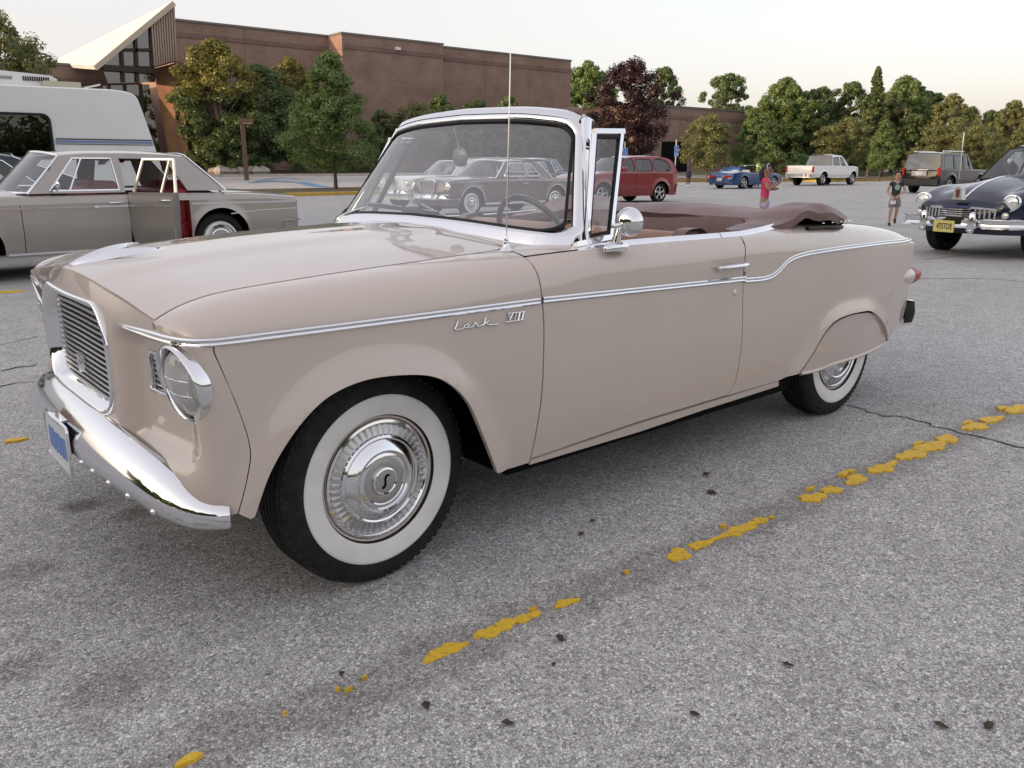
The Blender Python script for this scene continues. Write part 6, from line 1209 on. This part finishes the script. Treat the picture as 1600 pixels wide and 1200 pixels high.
for i, (px, top, y, kd, ws) in enumerate(((1205, 128, 70, 'tall2', .9), (1255, 140, 62, 'tall', .8), (1300, 132, 66, 'tall', .8), (1382, 126, 50, 'tall2', .8), (1420, 146, 45, 'tall', .8), (1455, 152, 44, 'olive', .9), (1360, 150, 56, 'olive', .9), (1230, 160, 56, 'tall', .8), (1480, 170, 36, 'tall', .7), (1280, 165, 52, 'tall2', .8), (1400, 180, 40, 'tall', .8), (1185, 165, 60, 'tall2', .7))):
    d = 98+2.5*(i % 5); az = CYAW+math.atan((px-800)/CF); x, y = CPOS[0]+d*math.sin(az), CPOS[1]+d*math.cos(az); hh = hit(px, top, 0, x)[2]; place_tree(kd, x, y, hh-float(gz(x, y)), ('broad bright green tree standing behind the blue sports car', 'dark green tree standing behind the tailgate of the white pickup', 'tall dark tree standing behind the cab of the white pickup', 'broad green tree next to the pointed spruce', 'dark green tree standing behind the sport utility tailgate', 'tall olive tinted tree standing behind the sport utility roof', 'olive tinted tree in front of the pointed spruce', 'dark tree between the sports car and the white pickup', 'small crowned dark tree beside the olive tree behind the sport utility', 'round green tree half hidden behind the white pickup', 'low dark tree between the spruce and the sport utility', 'green tree next to the end of the low brick wing')[i], i*.9, ws, 'trees of the far wood')
def far(kind, px, top, d, label, rz=0, ws=1., group=None):
    az = CYAW+math.atan((px-800)/CF*1.0); x, y = CPOS[0]+d*math.sin(az), CPOS[1]+d*math.cos(az); hh = hit(px, top, 0, x)[2]; return place_tree(kind, x, y, hh-float(gz(x, y)), label, rz, ws, group)
far('spruce', 1338, 108, 96, 'pointed dark spruce standing out above the far wood', 0, 1.35)
far('olive', 1545, 162, 88, 'yellowish tree rising behind the navy sedan', 1, .85); far('olive', 1592, 174, 84, 'yellowish tree at the edge of the lot behind the navy sedan roof', 2, 1.); far('tall', 1515, 175, 100, 'dark slender tree beside the yellowish trees', 3, .6)
far('small', 1095, 184, 66, 'round young tree on the island beside the man in shorts', 0, 1.05); far('smallpear', 1163, 172, 68, 'pointed young tree behind the blue sports car', 1, 1.15); far('small', 1300, 188, 78, 'round young tree behind the white pickup bed', 2, 1.25); far('smallpear', 1357, 190, 74, 'slim young tree just beyond the nose of the white pickup', 3, .95)
far('small', 1470, 188, 76, 'pale young tree behind the dark sport utility', 4, 1.2); far('small', 1500, 200, 70, 'low pale tree between the sport utility and the navy sedan', 5, 1.1); far('small', 1412, 232, 80, 'small bush by the far kerb', 5, 1.1); far('olive', 1580, 200, 62, 'wide olive tree overhanging the navy sedan roof', 5, .95)
for px, y, h, ws in ((318, 56.5, 1.9, 1.1), (360, 55.5, 2.7, .8), (340, 56, 1.4, 1.2), (405, 56, 1.2, 1.4), (470, 56.5, 1.2, 1.4), (520, 56, 1.5, 1.4), (560, 56.5, 1.6, 1.4)): x = hit(px, 255, 1, y)[0]; place_tree('shrub', x, y, h, 'clipped green shrub in the bed along the brick wall', px, ws, 'shrubs along the brick wall', 'shrub', 'shrub')
for px in (1255, 1275, 1240): far('shrub', px, 243, 72, 'low dark shrub beyond the blue sports car', px, 1.3, 'shrubs beyond the sports car')
# unseen leaf mass on the left, added to block the low sun from the lot
rng = np.random.default_rng(77); C = np.stack([rng.uniform(-68, -52, 1700), rng.uniform(-60, 50, 1700), rng.uniform(1, 22, 1700)], 1); C[:, 2] *= .88+.10*np.sin(C[:, 1]*.35)+.05; R = rng.uniform(1.8, 3., 1700); wm = leaves_mesh('unseen_blocker_wood', C, R, 130000, .55, LD, 78); wo = bpy.data.objects.new('unseen_blocker_wood', wm); COL.objects.link(wo); tag(wo, kind='stuff')
C = np.stack([rng.uniform(-60, 140, 520), rng.uniform(-82, -72, 520), rng.uniform(.5, 6, 520)], 1); R = rng.uniform(1.6, 3., 520); wm = leaves_mesh('unseen_blocker_wood', C, R, 30000, .5, LD, 80); wo = bpy.data.objects.new('unseen_blocker_wood', wm); COL.objects.link(wo); tag(wo, kind='stuff')  # unseen leaf mass added behind the camera to darken reflections in the cars
C = np.stack([rng.uniform(100, 140, 500), rng.uniform(10, 95, 500), rng.uniform(.5, 5, 500)], 1); R = rng.uniform(1.6, 3., 500); wm = leaves_mesh('undergrowth', C, R, 40000, .40, LD, 81); wo = bpy.data.objects.new('undergrowth', wm); COL.objects.link(wo); tag(wo, kind='stuff')

# ---- dead leaves lying on the asphalt
LEAFB = noisy(pm('dead_leaf', (.05, .035, .025), .8), 30, (.03, .02, .015), (.08, .055, .035)); LEAFR = pm('dead_leaf_red', (.09, .03, .02), .8); rg3 = random.Random(21)
for px, py, r, mt in ((875, 999, .020, LEAFB), (666, 1105, .018, LEAFB), (534, 1055, .012, LEAFB), (1104, 742, .022, LEAFR), (1112, 771, .026, LEAFR), (1231, 1041, .016, LEAFB), (1085, 1118, .014, LEAFB), (908, 836, .016, LEAFB), (926, 815, .014, LEAFB), (1470, 1136, .018, LEAFB), (1545, 1136, .020, LEAFB), (793, 1132, .016, LEAFB), (865, 1040, .010, LEAFB)):
    c = gnd(px, py); a0 = rg3.uniform(0, 6.3); m = MB(); G = []
    for t in np.linspace(0, 1, 7): w = r*.55*math.sin(math.pi*min(1, t*.94+.04))*(1+.25*math.sin(9*t+a0)); G.append([((t-.5)*2*r, q*w, .004+.35*w*abs(q)**1.5+.10*r*math.sin(3*t+a0)**2) for q in (-1, -.5, 0, .5, 1)])
    o = m.grid(G).build('dead_leaf', mt, None, 60, (c[0], c[1], 0), a0); tag(o, 'reddish curled leaf on the asphalt near the convertible door' if mt is LEAFR else 'small dark curled leaf lying on the asphalt', 'leaf', 'dead leaves on the asphalt')
# ================================================================== people
SKIN = pm('skin_tan', (.32, .17, .11), .55); SKIN2 = pm('skin_fair', (.48, .30, .22), .55); SKIN3 = pm('skin_brown', (.13, .07, .05), .55); HAIR = pm('dark_hair', (.015, .011, .009), .5)
def skinned(name, V, E, Rr, mat, parent, root=0, sub=2):
    me = bpy.data.meshes.new(name); me.from_pydata([tuple(v) for v in V], E, []); o = bpy.data.objects.new(name, me); COL.objects.link(o); md = o.modifiers.new('s', 'SKIN'); md.use_smooth_shade = True
    for i, r in enumerate(Rr): sv = me.skin_vertices[0].data[i]; sv.radius = (r, r) if np.isscalar(r) else r; sv.use_root = (i == root)
    ss = o.modifiers.new('u', 'SUBSURF'); ss.levels = sub; ss.render_levels = sub
    m2 = bpy.data.meshes.new_from_object(o.evaluated_get(bpy.context.evaluated_depsgraph_get())); m2.materials.clear(); m2.materials.append(mat); m2.polygons.foreach_set('use_smooth', [True]*len(m2.polygons)); o.modifiers.clear(); o.data = m2; o.parent = parent; return o
def person(label, loc, rz, h, J, skin, shirt, bottoms, shoes, sleeve=.5, hem=.75, hair='short', headk=1., hairmat=None, fat=1., hold=None):
    hairmat = hairmat or HAIR
    # J: joint positions for a figure of unit height; x right, y forward, z up
    r = tag(empty('person', loc, rz), label, 'person'); D = dict(pel=(0, 0, .50), wai=(0, 0, .585), che=(0, .005, .70), nec=(0, .0, .81), jaw=(0, .012, .855), sku=(0, .004, .925), top=(0, 0, .965), shL=(-.095, 0, .785), shR=(.095, 0, .785), elL=(-.125, -.01, .63), elR=(.125, -.01, .63), wrL=(-.13, .04, .49), wrR=(.13, .04, .49), hiL=(-.05, 0, .485), hiR=(.05, 0, .485), knL=(-.055, .012, .275), knR=(.055, .012, .275), anL=(-.055, -.01, .05), anR=(.055, -.01, .05), toL=(-.06, .085, .02), toR=(.06, .085, .02)); D.update(J); D = {k: np.array(v, float) for k, v in D.items()}
    V = []; E = []; Rr = []; ix = {}
    def add(k, p, rad, frm=None): ix[k] = len(V); V.append(np.array(p)*h); Rr.append(np.array(rad)*h if not np.isscalar(rad) else rad*h); (E.append((ix[frm], ix[k])) if frm else None)
    f = fat; add('pel', D['pel'], (.075*f, .055*f)); add('wai', D['wai'], (.066*f, .05*f), 'pel'); add('che', D['che'], (.085*f, .06*f), 'wai'); add('nec', D['nec'], .030, 'che'); add('jaw', D['jaw'], (.038*headk, .045*headk), 'nec'); add('sku', D['sku'], (.048*headk, .058*headk), 'jaw'); add('top', D['top'], (.030*headk, .036*headk), 'sku')
    for s in 'LR':
        add('sh'+s, D['sh'+s], .032, 'che'); add('el'+s, D['el'+s], .024, 'sh'+s); add('wr'+s, D['wr'+s], .017, 'el'+s)
        d = D['wr'+s]-D['el'+s]; d /= np.linalg.norm(d); up = np.array([0, .3, 1.]); sd = np.cross(d, up); sd /= np.linalg.norm(sd); pa = D['wr'+s]+d*.035; add('pa'+s, pa, (.017, .010), 'wr'+s)
        for q, (o_, ln) in enumerate(((-.014, .040), (-.005, .046), (.005, .043), (.013, .034))): add('f%d%s' % (q, s), pa+d*.018+sd*o_, .006, 'pa'+s); add('g%d%s' % (q, s), pa+d*ln*.8+sd*o_*1.25-np.array([0, 0, .008]), .005, 'f%d%s' % (q, s)); add('h%d%s' % (q, s), pa+d*ln+sd*o_*1.25-np.array([0, 0, .018]), .004, 'g%d%s' % (q, s))
        tsd = -sd if s == 'L' else sd; add('t0'+s, D['wr'+s]+d*.015+tsd*.022, .006, 'wr'+s); add('t1'+s, D['wr'+s]+d*.04+tsd*.030, .005, 't0'+s)
        add('hi'+s, D['hi'+s], .050*f, 'pel'); add('kn'+s, D['kn'+s], .034, 'hi'+s); mid = D['kn'+s]*.6+D['an'+s]*.4+[0, -.008, 0]; add('ca'+s, mid, .031, 'kn'+s); add('an'+s, D['an'+s], .021, 'ca'+s); add('to'+s, D['to'+s], .018, 'an'+s)
    body = skinned('body', V, E, Rr, skin, r)
    # face
    hc = D['sku']*h; k = headk*h; face = MB()
    jd = D['jaw']-D['sku']; upv = -jd/np.linalg.norm(jd); fw = np.array([0, 1., 0]); fw = np.array(J.get('face', (0, 1, 0)), float); fw -= upv*np.dot(fw, upv); fw /= np.linalg.norm(fw); rt = np.cross(fw, upv)
    eye = MB(); 
    for s in (-1, 1): c = hc+(fw*.050+rt*s*.020-upv*.012)*k; eye.lathe([(.001, -.008*k), (.006*k, -.005*k), (.008*k, 0), (.006*k, .005*k), (.001, .008*k)], 8, c, 'z')
    eye.build('eyes', pm('eye_dark', (.02, .015, .012), .2), body, 60); ns = MB(); ns.tube([hc+(fw*.052-upv*.010)*k, hc+(fw*.066-upv*.034)*k, hc+(fw*.052-upv*.038)*k], np.array([.006, .010, .006])*k, 8); ns.build('nose', skin, body, 60)
    mo = MB(); mo.tube([hc+(fw*.048+rt*-.016-upv*.056)*k, hc+(fw*.054-upv*.057)*k, hc+(fw*.048+rt*.016-upv*.056)*k], .004*k, 6); mo.build('mouth', pm('lips', (.22, .07, .06), .5), body, 60)
    for s in (-1, 1): er = MB(); er.lathe([(.016*k, -.004*k), (.012*k, .006*k), (.001, .004*k)], 10, hc+(rt*s*.052-upv*.018)*k, 'x'); er.build('ear', skin, body, 60)
    hv = MB(); G = []
    for ph in np.linspace(-.35 if hair != 'bald' else .9, math.pi/2, 8):
        row = []
        for a in np.linspace(0, 2*np.pi, 20, endpoint=False):
            ph2 = ph if math.sin(a) < .35 else max(ph, .42+.3*math.sin(a)); rr_ = (.056*math.cos(ph2)*1.04)*k; row.append(hc+rt*rr_*math.cos(a)+fw*rr_*math.sin(a)*1.12+upv*(.054*math.sin(ph2)+.006)*k)
        G.append(row)
    if hair != 'bald': hv.grid(G, False, True).build('hair', hairmat, body, 60)
    if hair == 'long':
        skinned('long_hair', [hc+(-fw*.04+upv*.02)*k, hc+(-fw*.062-upv*.05)*k, hc+(-fw*.06-upv*.12)*k+rt*.01, hc+(-fw*.05-upv*.18)*k], [(0, 1), (1, 2), (2, 3)], [.045*k, .045*k, .040*k, .022*k], hairmat, body)
        hb = MB(); hb.tube([hc+rt*.060*k*math.cos(a)+(upv*.060*math.sin(a)+fw*.022)*k for a in np.linspace(-.2, math.pi+.2, 16)], .006*k, 6); hb.build('headband', pm('headband_grey', (.45, .45, .48), .6), body, 60)
    # shirt, bottoms and shoes
    lerp = lambda a, b, t: a+(b-a)*t
    sv = [D['pel']+[0, 0, .005], D['wai'], D['che'], D['nec']-[0, 0, .022], D['shL'], lerp(D['shL'], D['elL'], sleeve), D['shR'], lerp(D['shR'], D['elR'], sleeve)]; skinned('shirt', np.array(sv)*h, [(0, 1), (1, 2), (2, 3), (2, 4), (4, 5), (2, 6), (6, 7)], [np.array(q)*h if not np.isscalar(q) else q*h for q in ((.084*f, .064*f), (.077*f, .060*f), (.094*f, .069*f), .036, .044, .040, .044, .040)], shirt, body, 2)
    bv = [D['wai']-[0, 0, .02], D['pel'], D['hiL'], lerp(D['hiL'], D['knL'], hem), D['hiR'], lerp(D['hiR'], D['knR'], hem)]; skinned('shorts', np.array(bv)*h, [(0, 1), (1, 2), (2, 3), (1, 4), (4, 5)], [np.array(q)*h if not np.isscalar(q) else q*h for q in ((.080*f, .064*f), (.094*f, .074*f), .068*f, .062, .068*f, .062)], bottoms, body, 1)
    for s in 'LR': skinned('shoe', np.array([D['an'+s]-(D['to'+s]-D['an'+s])*.25+[0, 0, -.012], D['an'+s]+[0, 0, -.012], lerp(D['an'+s], D['to'+s], .6), D['to'+s]+(D['to'+s]-D['an'+s])*.15])*h, [(0, 1), (1, 2), (2, 3)], [.022*h, .030*h, .027*h, .020*h], shoes, body, 0)
    return r
PINK = noisy(pm('pink_cotton', (.62, .045, .14), .8), 8, (.56, .035, .12), (.68, .06, .17)); GREYC = pm('grey_plaid', (.22, .22, .25), .85); NAVYC = noisy(pm('navy_cotton', (.02, .028, .045), .85), 9, (.015, .02, .035), (.035, .045, .06)); OLIV = pm('grey_tee', (.09, .10, .095), .85); DENIM = pm('navy_shorts', (.025, .03, .055), .85); WSH = pm('white_shoe', (.7, .7, .7), .6); BSH = pm('black_shoe', (.02, .02, .02), .6); LIME = pm('lime_cotton', (.42, .68, .05), .8); LAV = noisy(pm('lavender_skirt', (.4, .34, .46), .85), 14, (.32, .27, .40), (.5, .45, .55)); PAPER = pm('white_paper', (.8, .8, .8), .7)
def facing(loc): return 0
g = gnd(1190, 371); rz_g = -(CYAW+.29)+math.pi*.72
gp = person('girl in pink tee and lavender skirt raising a camera beside the convertible', (g[0], g[1], 0), math.radians(-158), 1.30, dict(elL=(-.14, .05, .65), wrL=(-.01, .15, .66), elR=(.14, .07, .65), wrR=(.10, .19, .74), face=(.15, 1, 0)), SKIN, PINK, LAV, WSH, .45, .55, 'long', 1.15)
pc = MB(); pc.box((.02, .26, .86), (.12, .02, .08)); pc.build('paper', PAPER, None).location = (0, 0, 0)
o = bpy.data.objects['paper']; o.parent = None; o.location = gp.location; o.rotation_euler = gp.rotation_euler; tag(o, 'folded white paper in the hand of the girl in pink', 'paper')
for k in range(5): MB().box((-.06+.03*k, .098, .86+.012*(k % 2)), (.018, .006, .016)).build('shirt_print', PAPER, [ch for ch in gp.children][0])
b_ = gnd(1394, 353)
bp_ = person('boy in navy printed tee and grey shorts striding across the lot', (b_[0], b_[1], 0), math.radians(125), 1.16, dict(elL=(-.15, .01, .64), wrL=(-.04, .10, .56), elR=(.15, .0, .64), wrR=(.07, .10, .50), knR=(.06, .03, .275), anR=(.06, .0, .055), toR=(.065, .10, .02), knL=(-.055, -.02, .29), anL=(-.06, -.17, .12), toL=(-.06, -.12, .05), face=(-.15, 1, 0)), SKIN2, NAVYC, GREYC, BSH, .5, .8, 'short', 1.22)
MB().panel(ell(0, .70*1.16, .055, .06, 16), lambda P: np.stack([P[:, 0], .090+0*P[:, 0], P[:, 1]], 1), (), .03, 0, -1).build('shirt_print', pm('print_green', (.25, .38, .30), .8), bp_.children[0])
pc = MB(); pc.box((.06, .15, .50), (.10, .02, .07)); o = pc.build('paper', PAPER); o.location = bp_.location; o.rotation_euler = bp_.rotation_euler; tag(o, 'small white card held by the boy in grey shorts', 'card')
m_ = gnd(1075, 291.5); mn = person('man in dark tee and navy shorts holding a phone to his face', (m_[0], m_[1], 0), math.radians(190), 1.80, dict(elL=(-.13, .08, .68), wrL=(-.03, .15, .78), elR=(.13, .08, .68), wrR=(.04, .15, .78), knL=(-.07, .01, .275), anL=(-.08, -.01, .05), toL=(-.10, .08, .02), knR=(.07, .01, .275), anR=(.08, -.01, .05), toR=(.10, .08, .02)), SKIN3, OLIV, DENIM, WSH, .6, 1.0, 'bald', 1.)
o = MB().box((0, .33, 1.46), (.14, .02, .08)).build('phone', BLACK); o.location = mn.location; o.rotation_euler = mn.rotation_euler; tag(o, 'black phone held up by the man in navy shorts', 'phone')
l_ = gnd(1186, 292.5); person('person in lime shirt bending over beyond the blue sports car', (l_[0]+1.5, l_[1]+1.2, 0), math.radians(150), 1.72, dict(wai=(0, .05, .58), che=(0, .13, .69), nec=(0, .21, .76), jaw=(0, .245, .76), sku=(0, .295, .78), top=(0, .33, .80), shL=(-.10, .17, .75), shR=(.10, .17, .75), elL=(-.12, .26, .56), elR=(.12, .26, .56), wrL=(-.08, .34, .47), wrR=(.08, .34, .47), face=(0, .6, -.8)), SKIN2, LIME, DENIM, BSH, .5, .9, 'short', 1.)
# crate and tent near the far kerb
tx, ty = at_px(1147, 44); tn = tag(empty('canvas_tent', (tx, ty, float(gz(tx, ty))+.13)), 'small bright blue tarpaulin shelter near the young trees', 'shelter'); TB = noisy(pm('blue_tarpaulin', (.02, .09, .30), .6), 3, (.015, .07, .25), (.03, .12, .36)); MB().prism([(-.9, 0), (.9, 0), (.7, .6), (0, .95), (-.7, .6)], -1, 1, 'y').build('cover', TB, tn, 30)
